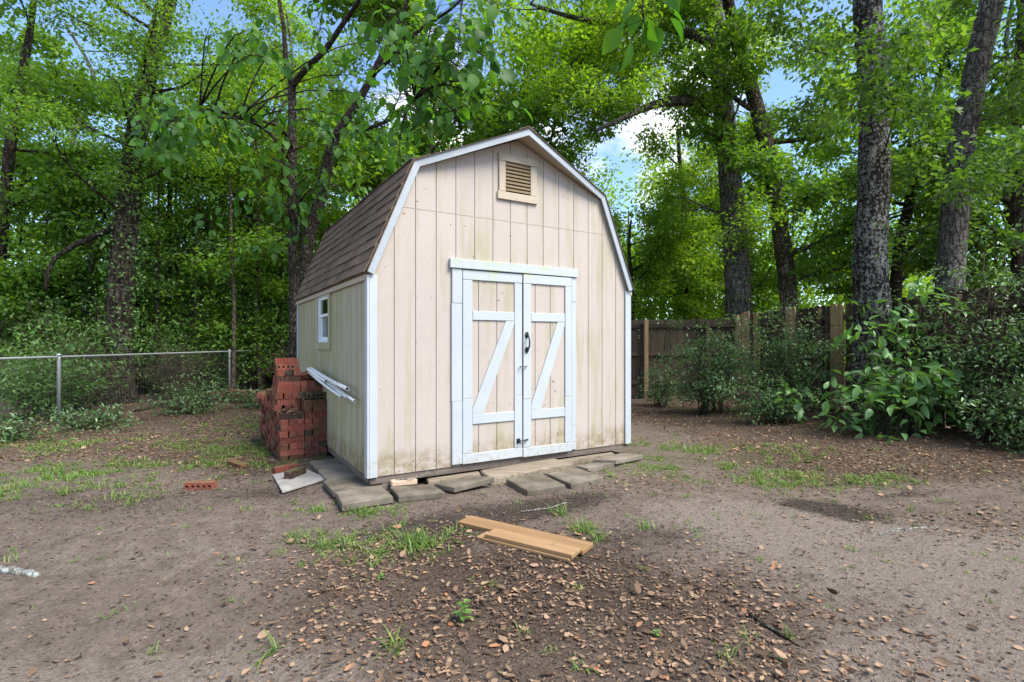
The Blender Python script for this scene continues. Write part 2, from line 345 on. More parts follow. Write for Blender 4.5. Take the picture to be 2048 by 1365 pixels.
bark_mat('bark_smooth', (0.026, 0.021, 0.016), (0.065, 0.052, 0.040), (0.20, 0.20, 0.17), 0.2, 0.0, 1.8)
bark_mat('twig', (0.07, 0.054, 0.038), (0.17, 0.135, 0.10), None, 0, 0, 2)
bark_mat('pale_stick', (0.24, 0.22, 0.18), (0.50, 0.49, 0.44), (0.55, 0.60, 0.55), 0.5, 0, 2)

def leaf_mat(name, stops, trans=0.42, tcol=(1.25, 1.25, 0.45), rough=0.5, spec=0.35):
    m, g = new_mat(name)
    a = g.n('ShaderNodeAttribute', {'attribute_name': 'lv'}).outputs['Fac']
    c = g.ramp(a, stops)
    p = g.n('ShaderNodeBsdfPrincipled', Roughness=rough); g.set(p, 'Base Color', c); p.inputs['Specular IOR Level'].default_value = spec
    t = g.n('ShaderNodeBsdfTranslucent', Color=g.mix(1.0, c, tcol, 'MULTIPLY'))
    mx = g.n('ShaderNodeMixShader', i0=trans, i1=p.outputs[0], i2=t.outputs[0]); g.n('ShaderNodeOutputMaterial', Surface=mx.outputs[0])
leaf_mat('leaf_bright', [(0, (0.085, 0.180, 0.020)), (.5, (0.15, 0.28, 0.030)), (1, (0.25, 0.38, 0.050))], 0.6, (1.6, 1.5, 0.4))
leaf_mat('leaf_mid', [(0, (0.055, 0.130, 0.022)), (.5, (0.098, 0.21, 0.032)), (1, (0.18, 0.31, 0.050))], 0.57, (1.6, 1.5, 0.4))
leaf_mat('leaf_oak', [(0, (0.040, 0.095, 0.022)), (.5, (0.070, 0.150, 0.030)), (1, (0.125, 0.22, 0.045))], 0.5, (1.5, 1.45, .4))
leaf_mat('leaf_dark', [(0, (0.045, 0.100, 0.032)), (.5, (0.085, 0.175, 0.048)), (1, (0.15, 0.26, 0.070))], 0.42)
leaf_mat('leaf_privet', [(0, (0.060, 0.125, 0.048)), (.5, (0.105, 0.20, 0.076)), (1, (0.19, 0.31, 0.125))], 0.38, (1.2, 1.2, 0.5), 0.4, 0.5)
leaf_mat('leaf_big', [(0, (0.036, 0.105, 0.024)), (.5, (0.058, 0.160, 0.028)), (1, (0.10, 0.23, 0.034))], 0.55, (1.5, 1.55, 0.30), 0.5, 0.28)
leaf_mat('leaf_bigshrub', [(0, (0.080, 0.185, 0.060)), (.5, (0.115, 0.25, 0.075)), (1, (0.18, 0.33, 0.085))], 0.38, (1.2, 1.25, 0.4), 0.42, 0.5)
leaf_mat('grass_blade', [(0, (0.075, 0.135, 0.030)), (.5, (0.125, 0.215, 0.042)), (.85, (0.19, 0.28, 0.06)), (1, (0.30, 0.25, 0.11))], 0.35)
leaf_mat('weed_leaf', [(0, (0.09, 0.19, 0.035)), (1, (0.17, 0.32, 0.06))], 0.35)
leaf_mat('dead_leaf', [(0, (0.045, 0.030, 0.020)), (.25, (0.105, 0.066, 0.042)), (.55, (0.20, 0.130, 0.082)), (.85, (0.33, 0.225, 0.145)), (.98, (0.29, 0.11, 0.04)), (1, (0.16, 0.20, 0.06))], 0.12, (1.1, .9, .7), 0.75, 0.2)
leaf_mat('soil_crumb', [(0, (0.03, 0.024, 0.02)), (.5, (0.10, 0.077, 0.062)), (.9, (0.22, 0.175, 0.145)), (1, (0.40, 0.34, 0.29))], 0.0, (1, 1, 1), 0.95, 0.1)
leaf_mat('debris', [(0, (0.030, 0.024, 0.020)), (.6, (0.075, 0.055, 0.042)), (1, (0.19, 0.14, 0.10))], 0.0, (1, 1, 1), 0.9, 0.1)

# ------------------------------------------------------------------ ground
def blob(x, y, cx, cy, rx, ry, rot=0.0):
    c, s = math.cos(rot), math.sin(rot); dx, dy = x - cx, y - cy
    return np.exp(-(((dx * c + dy * s) / rx) ** 2 + ((-dx * s + dy * c) / ry) ** 2))
def m_sand(x, y):
    s = blob(x, y, 1.9, 3.9, 1.15, 0.55, -0.15) + blob(x, y, 2.6, 3.1, 1.3, 0.7) + 0.9 * blob(x, y, -1.2, 2.0, 1.7, 0.34, 0.1) + 0.9 * blob(x, y, 1.6, 2.1, 1.3, 0.33) \
        + 0.55 * blob(x, y, -2.3, 3.4, 1.1, 0.8) + 0.5 * blob(x, y, -0.1, 1.4, 4, 0.5)
    return np.clip(s, 0, 1)
def m_dark(x, y):
    s = blob(x, y, 0.2, 2.9, 0.8, 0.6) + 0.85 * blob(x, y, 2.55, 4.12, 0.36, 0.20, -.5) * 2.2 + 0.9 * blob(x, y, 0.35, 4.25, 0.9, 0.28, .5) + 0.8 * blob(x, y, -0.6, 3.7, .6, .4) \
        + 0.7 * blob(x, y, 3.3, 4.45, 0.3, 0.08) + 0.5 * blob(x, y, -2.2, 4.7, .5, .3) + 0.7 * blob(x, y, 2.9, 2.15, .45, .2, -.5) + .6 * blob(x, y, 1.0, 3.6, .35, .25) \
        + 0.55 * blob(x, y, -3.3, 4.4, 1.2, 0.5)
    return np.clip(s, 0, 1)
def m_litter(x, y):
    far = sstep(x, 1.6, 3.2) * sstep(y, 4.3, 5.2)
    left = sstep(y, 4.9, 6.2) * (1 - sstep(x, -2.6, -1.9))
    s = far + 0.8 * left + 1.0 * blob(x, y, 0.25, 2.75, 1.0, 0.75) + 0.8 * blob(x, y, 0.85, 2.3, .75, .45) + .5 * blob(x, y, -.9, 2.9, .6, .6) + .5 * blob(x, y, -.7, 3.3, .6, .5) + .8 * blob(x, y, -2.75, 5.6, .45, .6) \
        + .5 * blob(x, y, 3.3, 3.8, .8, .3) + .45 * blob(x, y, 1.25, 4.9, .5, .3) + .45 * blob(x, y, -0.2, 2.1, .5, .3) + sstep(y, 8.0, 9.5)
    return np.clip(s, 0, 1)
def m_grass(x, y):
    s = 1.3 * blob(x, y, 2.3, 5.9, .85, .6, .2) + 1.1 * blob(x, y, 2.75, 5.0, .75, .3, -.1) + .5 * blob(x, y, 1.45, 6.6, .35, .7) + .5 * blob(x, y, 3.5, 4.95, .4, .15) \
        + 1.2 * blob(x, y, -4.3, 5.35, 1.7, .36, .28) + .9 * blob(x, y, -3.0, 6.6, .9, .5) + .6 * blob(x, y, -5.4, 6.7, 1.0, .5) + .6 * blob(x, y, -3.6, 8.6, 1.2, .6) + .6 * blob(x, y, -3.9, 4.5, .8, .3) \
        + .65 * blob(x, y, -1.3, 4.1, .55, .24) + .5 * blob(x, y, -.9, 3.5, .5, .28) + .4 * blob(x, y, .6, 3.8, .4, .18) + .045
    return np.clip(s, 0, 1)
def axis(lo, hi, step, far):
    a = np.arange(lo, hi + 1e-6, step); out = []; d = step; p = hi
    while p < far: d *= 1.25; p += d; out.append(p)
    o2 = []; d = step; p = lo
    while p > -far: d *= 1.25; p -= d; o2.append(p)
    return np.concatenate([o2[::-1], a, out])
gx = axis(-5.5, 5.5, 0.036, 400); gy = axis(1.2, 8.5, 0.036, 400)
GX, GY = np.meshgrid(gx, gy); fx_, fy_ = GX.ravel(), GY.ravel()
fine = (fbm(fx_ * 14, fy_ * 14, 21, 2) - 0.5) * 0.012 * (1 - sstep(np.hypot(fx_, fy_ - 4), 5, 8))
nxg, nyg = len(gx), len(gy); ii = np.arange(nxg * nyg).reshape(nyg, nxg)
fc = np.stack([ii[:-1, :-1], ii[:-1, 1:], ii[1:, 1:], ii[1:, :-1]], -1).reshape(-1, 4)
me = raw_mesh('ground', np.stack([fx_, fy_, gh(fx_, fy_) + fine], 1), fc.ravel(), np.arange(len(fc)) * 4, np.full(len(fc), 4),
              {'sand': m_sand(fx_, fy_), 'dark': m_dark(fx_, fy_), 'litter': m_litter(fx_, fy_), 'grass': m_grass(fx_, fy_)}, True)
m, g = new_mat('ground')
A = lambda k: g.n('ShaderNodeAttribute', {'attribute_name': k}).outputs['Fac']
n0 = g.noise(g.oc, 1.6, 5, 0.65); n1 = g.noise(g.oc, 7, 6, 0.7); n2 = g.noise(g.oc, 45, 5, 0.75); n3 = g.noise(g.oc, 130, 3, 0.8)
def brk(k, a=0.35, lo=.35, hi=.65): return g.sm(g.math('ADD', A(k), g.math('MULTIPLY', g.math('SUBTRACT', g.math('ADD', n1, n0), 1.0), 1.5)), lo, hi)
c = g.ramp(g.math('ADD', g.math('MULTIPLY', n1, .5), g.math('MULTIPLY', n2, .5)), [(0.33, (0.100, 0.077, 0.062)), (0.52, (0.205, 0.160, 0.130)), (0.68, (0.30, 0.240, 0.197))])
sandc = g.ramp(n2, [(0.3, (0.155, 0.125, 0.103)), (0.5, (0.255, 0.208, 0.172)), (0.7, (0.35, 0.290, 0.243))])
c = g.mix(brk('sand', lo=.30, hi=.85), c, sandc)
c = g.mix(g.math('MULTIPLY', brk('dark', lo=.30, hi=.85), .82), c, g.ramp(n2, [(.35, (0.016, 0.014, 0.013)), (.65, (0.070, 0.057, 0.048))]))
c = g.mix(g.math('MULTIPLY', brk('litter', lo=.3, hi=.9), .75), c, g.ramp(n2, [(.35, (0.045, 0.032, 0.024)), (.65, (0.15, 0.10, 0.07))]))
c = g.mix(g.math('MULTIPLY', brk('grass', lo=.55, hi=1.1), .35), c, (0.085, 0.105, 0.04))
c = g.mix(g.math('MULTIPLY', g.sm(n3, .56, .66), .6), c, (0.045, 0.036, 0.03)); c = g.mix(g.math('MULTIPLY', g.sm(g.noise(g.oc, 85, 4, .8), .58, .66), .55), c, (0.06, 0.048, 0.04))
c = g.mix(g.math('MULTIPLY', g.sm(g.noise(g.oc, 150, 3, .7), .64, .74), .5), c, (0.42, 0.34, 0.27))
finish(m, g, c, 0.95, g.math('ADD', g.math('MULTIPLY', n2, 1.6), n3), 1.0, 0.018, 0.12)
tag(link(me, 'ground', 'ground'), kind='structure')

# ------------------------------------------------------------------ shed
TH, SX, SY = 0.5424, -1.2502, 4.596
SW, SL, WB = 3.05, 3.66, 0.131
EZ, KX, KZ, PZ = WB + 1.81, 0.405, WB + 2.833, WB + 3.30
shed = tag(empty('shed', (SX, SY, 0), TH), 'cream barn-roofed wooden garden shed with white double doors', 'shed')
def sp(u, v, z=0.0):                  # shed coordinates to world
    return Vector((SX + u * math.cos(TH) - v * math.sin(TH), SY + u * math.sin(TH) + v * math.cos(TH), z))
def clip(poly, a, b, c):              # keep a*x+b*z<=c
    out = []
    for i in range(len(poly)):
        p, q = poly[i], poly[(i + 1) % len(poly)]; dp, dq = a * p[0] + b * p[1] - c, a * q[0] + b * q[1] - c
        if dp <= 0: out.append(p)
        if dp * dq < 0: t = dp / (dp - dq); out.append((p[0] + t * (q[0] - p[0]), p[1] + t * (q[1] - p[1])))
    return out
profile = [(0.0, WB), (SW, WB), (SW, EZ - .02), (SW - KX - .01, KZ - .05), (SW / 2, PZ - .05), (KX + .01, KZ - .05), (0, EZ - .02)]
SEAM = WB + 2.41
DO0, DO1, DOT = 0.885, 2.20, WB + 1.885     # door opening
rs = random.Random(5)
def board(poly, y0, y1, mat, par, name='siding_board'):
    if len(poly) < 3: return
    b = MB(); b.prism(poly, y0, y1); return b.build(name, mat, par)
GV = 0.0035
edges = [0.02] + [0.021 + 0.2022 * k for k in range(1, 15)] + [SW - .02]
backing = MB(); 
for (lo, hi) in ((-1, DO0), (DO0, DO1), (DO1, 9)):
    q = clip(clip(profile, -1, 0, -lo), 1, 0, hi)
    if lo == DO0: q = clip(q, 0, -1, -DOT)
    backing.prism(q, 0.006, 0.02)
backing.build('sheathing', 'siding_front', shed)
for a, b_ in zip(edges[:-1], edges[1:]):
    q0 = clip(clip(profile, -1, 0, -(a + GV)), 1, 0, b_ - GV)
    for lo, hi in ((0, SEAM - .004), (SEAM + .004, 9)):
        q = clip(clip(q0, 0, -1, -lo), 0, 1, hi)
        if lo == 0:
            if b_ <= DO0 or a >= DO1: board(q, -.006, .006, 'siding_front', shed)
            else:
                if a < DO0: board(clip(q, 1, 0, DO0), -.006, .006, 'siding_front', shed)
                if b_ > DO1: board(clip(q, -1, 0, -DO1), -.006, .006, 'siding_front', shed)
                board(clip(clip(clip(q, 0, -1, -DOT), -1, 0, -DO0), 1, 0, DO1), -.006, .006, 'siding_front', shed)
        else: board(q, -.006, .006, 'siding_front', shed)
b = MB(); b.box(0.27, SW - .27, -.008, -.005, SEAM - .003, SEAM + .003); b.build('seam_flashing', 'vent_tan', shed)
# left wall (u = 0), boards with the window opening
WV0, WV1, WZ0, WZ1 = 1.56, 2.16, WB + 1.18, EZ - .03
def vbox(x0, x1, y0, y1, z0, z1, name, mat, par):
    b = MB(); b.box(x0, x1, y0, y1, z0, z1); return b.build(name, mat, par)
b = MB(); TOPL = EZ - .03
for (y0, y1, z0, z1) in ((.021, WV0, WB, TOPL), (WV1, SL - .021, WB, TOPL), (WV0, WV1, WB, WZ0)): b.box(.006, .02, y0, y1, z0, z1)
b.build('sheathing', 'siding_side', shed)
ve = [0.001] + [0.2 * k for k in range(1, 19)] + [SL]
for a, b_ in zip(ve[:-1], ve[1:]):
    a2, b2 = a + .004, b_ - .004
    if b2 < WV0 or a2 > WV1: vbox(-.006, .006, a2, b2, WB, TOPL, 'siding_board', 'siding_side', shed)
    else:
        vbox(-.006, .006, a2, b2, WB, WZ0, 'siding_board', 'siding_side', shed)
        if a2 < WV0 - .02: vbox(-.006, .006, a2, WV0, WZ0 + .001, TOPL, 'siding_board', 'siding_side', shed)
        if b2 > WV1 + .02: vbox(-.006, .006, WV1, b2, WZ0 + .001, TOPL, 'siding_board', 'siding_side', shed)
b = MB(); b.box(SW - .012, SW + .006, .022, SL - .022, WB, TOPL); b.build('side_wall', 'siding_front', shed)
b = MB(); b.prism(profile, SL - .012, SL + .006); b.build('back_wall', 'siding_side', shed)
# corner boards
for nm, x0, x1, y0, y1 in (('f', -.006, .066, -.026, -.0065), ('s', -.026, -.0065, -.026, .055), ('fr', SW - .062, SW + .026, -.026, -.0065), ('bl', -.024, -.0065, SL - .07, SL + .02)):
    b = MB(); b.bevbox(x0, x1, y0, y1, WB - .004, EZ - .035, .003); b.build('corner_board', 'trim_white', shed)
# roof: outline points of the roof surface at front (with peaked overhang) and back
def off_poly(pts, d):
    out = []
    for i, p in enumerate(pts):
        ns = []
        for a, c in ((i - 1, i), (i, i + 1)):
            if 0 <= a and c < len(pts):
                dx, dz = pts[c][0] - pts[a][0], pts[c][1] - pts[a][1]; l = math.hypot(dx, dz); ns.append((dz / l, -dx / l))
        if len(ns) == 1: out.append((p[0] + ns[0][0] * d, p[1] + ns[0][1] * d))
        else:
            mx, mz = ns[0][0] + ns[1][0], ns[0][1] + ns[1][1]; l2 = mx * mx + mz * mz
            out.append((p[0] + 2 * d * mx / l2, p[1] + 2 * d * mz / l2))
    return out
outer = [(-.03, EZ - .01), (KX - .005, KZ), (SW / 2, PZ), (SW - KX + .005, KZ), (SW + .03, EZ - .01)]
ovf = [-.035, -.035, -.20, -.035, -.035]
under = off_poly(outer, .035); fasc = off_poly(outer, .062); skin = off_poly(outer, -.006)
deck = MB(); 
for i in range(4):
    j = i + 1
    deck.hexa([(under[i][0], ovf[i], under[i][1]), (under[j][0], ovf[j], under[j][1]), (under[j][0], SL + .05, under[j][1]), (under[i][0], SL + .05, under[i][1]),
               (outer[i][0], ovf[i], outer[i][1]), (outer[j][0], ovf[j], outer[j][1]), (outer[j][0], SL + .05, outer[j][1]), (outer[i][0], SL + .05, outer[i][1])])
roof = deck.build('roof', 'vent_tan', shed)
for i in range(4):
    j = i + 1; b = MB(); t = .02
    o0, o1, f0, f1 = outer[i], outer[j], fasc[i], fasc[j]
    if i in (0, 3):
        e = f0 if i == 0 else f1
    b.hexa([(f0[0], ovf[i] - t, f0[1]), (f1[0], ovf[j] - t, f1[1]), (f1[0], ovf[j] - .001, f1[1]), (f0[0], ovf[i] - .001, f0[1]),
            (o0[0], ovf[i] - t, o0[1]), (o1[0], ovf[j] - t, o1[1]), (o1[0], ovf[j] - .001, o1[1]), (o0[0], ovf[i] - .001, o0[1])])
    b.build('rake_board', 'rake_paint', shed)
    b = MB()      # dark drip edge of the shingles above the rake board
    s0, s1 = skin[i], skin[j]
    b.hexa([(o0[0], ovf[i] - t - .012, o0[1]), (o1[0], ovf[j] - t - .012, o1[1]), (o1[0], SL + .06, o1[1]), (o0[0], SL + .06, o0[1]),
            (s0[0], ovf[i] - t - .012, s0[1]), (s1[0], ovf[j] - t - .012, s1[1]), (s1[0], SL + .06, s1[1]), (s0[0], SL + .06, s0[1])])
    b.build('roof_felt', 'shingle', roof)
# eave board and soffit strip on the left and right
for x0, x1 in ((-.034, -.008), (SW + .008, SW + .034)):
    b = MB(); b.box(x0, x1, -.03 if x0 > 1 else -.002, SL + .04, EZ - .078, EZ - .032); b.build('eave_board', 'vent_tan', shed)
# shingles
def slope_frame(p, q):
    d = Vector((q[0] - p[0], 0, q[1] - p[1])); ln = d.length; d.normalize(); nrm = Vector((-d.z, 0, d.x)); return Vector((p[0], 0, p[1])), d, nrm, ln
def tab_pts(o, d, nrm, s, v0, v1, ln=.155, lift=0.0, th=.010):
    n_ = nrm; a = o + d * s; e = o + d * (s + ln)
    P = []
    for (base, off) in ((a, .007 + lift), (e, .001)):
        P.append((base, off))
    (A0, h0), (A1, h1) = P; Y = Vector((0, 1, 0))
    bot = [A0 + n_ * h0 + Y * v0, A0 + n_ * h0 + Y * v1, A1 + n_ * h1 + Y * v1, A1 + n_ * h1 + Y * v0]
    top = [p_ + n_ * th for p_ in bot]
    return [bot[0], bot[3], bot[2], bot[1]], [top[0], top[3], top[2], top[1]]
def shingle_rows(p, q, left, objs, par, v0, vend, rows, expo):
    o, d, nrm, ln = slope_frame(p, q)
    if not left: nrm = -nrm
    joined = MB()
    for r_ in range(rows):
        v = v0 - (.30 * ((r_ * 0.5) % 1.0)); s = -.018 + r_ * expo
        while v < vend:
            a, c = max(v, v0) + .003, min(v + .30, vend) - .003; v += .30
            if c - a < .02: continue
            lift = rs.uniform(.001, .009); L_ = min(.155, ln + .02 - s)
            if L_ < .03: continue
            bt, tp = tab_pts(o, d, nrm, s + rs.uniform(-.004, .004), a, c, L_, lift)
            pts = [tuple(x) for x in bt + tp]
            if objs: b = MB(); b.hexa(pts); b.build('shingle', 'shingle', par)
            else: joined.hexa(pts)
    if not objs: tag(joined.build('shingle_field', 'shingle', par), kind='stuff')
shingle_rows(skin[0], skin[1], True, True, roof, -.052, SL + .06, 9, .124)
shingle_rows(skin[1], skin[2], True, False, roof, -.035, SL + .06, 10, .124)
shingle_rows(skin[4], skin[3], False, False, roof, -.052, SL + .06, 9, .124)
shingle_rows(skin[3], skin[2], False, False, roof, -.035, SL + .06, 10, .124)
b = MB(); b.hexa([(SW / 2 - .10, -.20, skin[2][1] - .030), (SW / 2, -.225, skin[2][1] + .008), (SW / 2, SL + .06, skin[2][1] + .008), (SW / 2 - .10, SL + .06, skin[2][1] - .030),
                  (SW / 2 - .10, -.20, skin[2][1] - .020), (SW / 2, -.225, skin[2][1] + .018), (SW / 2, SL + .06, skin[2][1] + .018), (SW / 2 - .10, SL + .06, skin[2][1] - .020)])
b.hexa([(SW / 2 + .001, -.225, skin[2][1] + .008), (SW / 2 + .10, -.20, skin[2][1] - .030), (SW / 2 + .10, SL + .06, skin[2][1] - .030), (SW / 2 + .001, SL + .06, skin[2][1] + .008),
        (SW / 2 + .001, -.225, skin[2][1] + .018), (SW / 2 + .10, -.20, skin[2][1] - .020), (SW / 2 + .10, SL + .06, skin[2][1] - .020), (SW / 2 + .001, SL + .06, skin[2][1] + .018)])
b.build('ridge_cap', 'shingle', roof)

# doors
def piece(x0, x1, y0, y1, z0, z1, name, par, mat='trim_white', bev=.003):
    b = MB(); b.bevbox(x0, x1, y0, y1, z0, z1, bev); return b.build(name, mat, par)
def door(u0, u1, sl, sr, proud, label, bottom=.012, lean=0.0):
    z = lambda h: WB + h
    y0, y1 = -.028 - proud, -.008 - proud          # trim face
    d = MB(); d.box(u0 + .005, u1 - .005, y1 + .003, y1 + .012, z(bottom + .01), z(1.875)); p = d.build('door', 'siding_front', shed); p['label'] = label
    k0 = u0 + sl - .01; k1 = u1 - sr + .01; ed = np.linspace(k0, k1, 4) + np.array([0, -.085, -.075 + .03, 0])
    for a, c in zip(ed[:-1], ed[1:]): piece(a + .003, c - .003, y1 - .006, y1 + .0025, z(bottom + .02), z(1.87), 'door_board', p, 'siding_front', .002)
    ym = y0 - .0008
    s1, s2 = z(.62 + rs.uniform(-.03, .03)), z(1.88)
    for (a, c) in ((u0, u0 + sl), (u1 - sr, u1)):
        piece(a, c, y0, y1 - .0065, z(bottom + .098), s1 - .001, 'stile', p); piece(a + .001, c - .001, y0 + rs.uniform(-.002, .002), y1 - .0065, s1 + .001, z(1.785), 'stile', p)
    piece(u0, u1, y0 - .001, y1 - .0065, z(1.788), z(1.88), 'rail', p)
    piece(u0 - .003, u1 + .002, y0 - .003, y1 - .0065, z(bottom), z(bottom + .095), 'rail', p)
    for (a, c) in ((1.40, 1.488), (.388, .483)): piece(u0 + sl + .002, u1 - sr - .002, y0 + .001, y1 - .0065, z(a), z(c), 'rail', p)
    q = [(u0 + sl + .003, z(.486)), (u0 + sl + .12, z(.486)), (u1 - sr - .003, z(1.37)), (u1 - sr - .003, z(1.398)), (u1 - sr - .10, z(1.398)), (u0 + sl + .003, z(.54))]
    b = MB(); b.prism(q, y0 + .002, y1 - .0065); b.build('brace', 'trim_white', p)
    return p
doorL = door(.893, 1.567, .105, .092, .0, 'left door leaf with diagonal white brace')
doorR = door(1.574, 2.193, .096, .088, .010, 'right door leaf carrying the black handle', 0.006)
piece(.756, 2.28, -.045, -.007, WB + 1.890, WB + 1.979, 'door_header', shed)
for a, c in ((.02, .618), (.62, 1.555), (1.557, 1.888)):
    piece(.780 + rs.uniform(-.003, .003), .887, -.028 - rs.uniform(0, .004), -.0065, WB + a, WB + c, 'door_casing', shed)
for a, c in ((.015, .27), (.272, 1.62), (1.622, 1.888)):
    piece(2.200, 2.262 + rs.uniform(-.003, .003), -.026 - rs.uniform(0, .004), -.0065, WB + a, WB + c, 'door_casing', shed)
# handle, hook and bolt
yf = -.042
b = MB()
hp = [(1.612, yf - .004, WB + 1.255), (1.614, yf - .030, WB + 1.245), (1.616, yf - .044, WB + 1.215), (1.617, yf - .046, WB + 1.18), (1.616, yf - .044, WB + 1.145), (1.614, yf - .030, WB + 1.115), (1.612, yf - .004, WB + 1.105)]
b.tube(hp, [.009, .009, .008, .008, .008, .009, .009], 8)
for zc in (1.258, 1.104):
    pr = [(1.612 + .022 * math.cos(t) * (1 if True else 1), WB + zc + (.032 if True else 0) * math.sin(t)) for t in np.linspace(0, 2 * math.pi, 14)[:-1]]
    b.prism(pr, yf - .006, yf + .004)
    b.tube([(1.612, yf - .011, WB + zc), (1.612, yf - .004, WB + zc)], [.006, .012], 8)
b.build('handle', 'black_iron', doorR)
b = MB(); zc = WB + .936
b.tube([(1.535, -.034, zc), (1.535, -.052, zc)], .004, 6); b.tube([(1.600, -.042, zc), (1.600, -.06, zc)], .005, 6)
b.tube([(1.520, -.052, zc + .004), (1.535, -.055, zc), (1.565, -.056, zc - .002), (1.600, -.058, zc), (1.612, -.056, zc + .004)], .0035, 6)
b.tube([(1.532, -.052, zc), (1.530, -.055, zc - .02)], .003, 6); b.build('hook_latch', 'black_iron', doorL)
b = MB(); zc = WB + .18
b.box(1.498, 1.535, -.037, -.028, zc - .022, zc + .022); b.box(1.505, 1.528, -.049, -.037, zc - .010, zc + .010)
b.tube([(1.50, -.050, zc), (1.60, -.056, zc + .004)], .006, 8); b.tube([(1.60, -.056, zc + .004), (1.618, -.056, zc + .006)], .009, 8); b.tube([(1.528, -.05, zc), (1.522, -.066, zc - .026)], .004, 6)
b.build('slide_bolt', 'black_iron', doorL)

# gable vent
vent = tag(piece(1.37, 1.672, -.0075, -.0065, WB + 2.70, WB + 3.005, 'gable_vent', shed, 'dark_void', .0002))
piece(1.29, 1.764, -.030, -.0068, WB + 3.007, WB + 3.082, 'vent_frame', vent, 'vent_tan'); piece(1.279, 1.757, -.030, -.0068, WB + 2.62, WB + 2.698, 'vent_frame', vent, 'vent_tan')
piece(1.296, 1.372, -.027, -.0068, WB + 2.70, WB + 3.005, 'vent_frame', vent, 'vent_tan'); piece(1.672, 1.752, -.027, -.0068, WB + 2.70, WB + 3.005, 'vent_frame', vent, 'vent_tan')
for k in range(8):
    z = WB + 2.712 + k * .0365
    b = MB(); b.hexa([(1.374, -.026, z), (1.670, -.026, z), (1.670, -.009, z + .024), (1.374, -.009, z + .024), (1.374, -.026, z + .011), (1.670, -.026, z + .011), (1.670, -.009, z + .034), (1.374, -.009, z + .034)])
    b.build('louvre_slat', 'slat_tan', vent)

# window in the left wall
win = vbox(.018, .024, WV0, WV1, WZ0, WZ1, 'window', 'vinyl_white', shed); bpy.data.objects.remove(win)
win = empty('window'); win.parent = shed
def wframe(name, x0, x1, y0, y1, z0, z1, t, mat, par):
    b = MB(); b.box(x0, x1, y0, y0 + t, z0, z1); b.box(x0, x1, y1 - t, y1, z0, z1); b.box(x0, x1, y0 + t, y1 - t, z0, z0 + t); b.box(x0, x1, y0 + t, y1 - t, z1 - t, z1)
    return b.build(name, mat, par)
wframe('window_frame', -.012, .05, WV0 + .001, WV1 - .001, WZ0 + .001, WZ1 - .03, .03, 'vinyl_white', win)
mid = WB + 1.49
wframe('sash', .000, .022, WV0 + .032, WV1 - .032, mid - .005, WZ1 - .062, .032, 'vinyl_white', win)
wframe('sash', .024, .046, WV0 + .032, WV1 - .032, WZ0 + .032, mid + .025, .032, 'vinyl_white', win)
vbox(.009, .013, WV0 + .0642, WV1 - .0642, mid + .0272, WZ1 - .0942, 'pane', 'glass', win)
vbox(.033, .037, WV0 + .0642, WV1 - .0642, WZ0 + .0642, mid - .0072, 'pane', 'glass', win)
vbox(-.030, -.0065, 1.46, 2.232, WB + 1.10, WB + 1.178, 'window_sill', 'siding_side', win)
vbox(-.026, -.0065, 1.464, 1.558, WB + 1.180, EZ - .082, 'window_trim', 'siding_side', win); vbox(-.026, -.0065, 2.162, 2.25, WB + 1.180, EZ - .082, 'window_trim', 'siding_side', win)

# floor frame and supports
vbox(.012, SW - .012, .004, .042, .066, WB - .001, 'rim_joist', 'skid_wood', shed)
vbox(.004, .042, .043, SL - .04, .062, WB - .001, 'rim_joist', 'skid_wood', shed)
vbox(SW - .042, SW - .004, .043, SL - .04, .066, WB - .001, 'rim_joist', 'skid_wood', shed)
vbox(.0425, SW - .0425, .0425, SL - .05, .105, WB - .002, 'floor', 'skid_wood', shed)
for (u, v, wd, h) in ((.12, .006, .10, .066), (1.22, .02, .10, .066), (2.45, .02, .16, .066), (.02, 1.2, .16, .06), (.02, 2.4, .16, .06), (2.85, 1.4, .16, .06), (2.2, .05, .2, .05)):
    vbox(u, u + wd, v + .002, v + .2, -.03, h - .0005, 'support_block', 'skid_wood', shed)

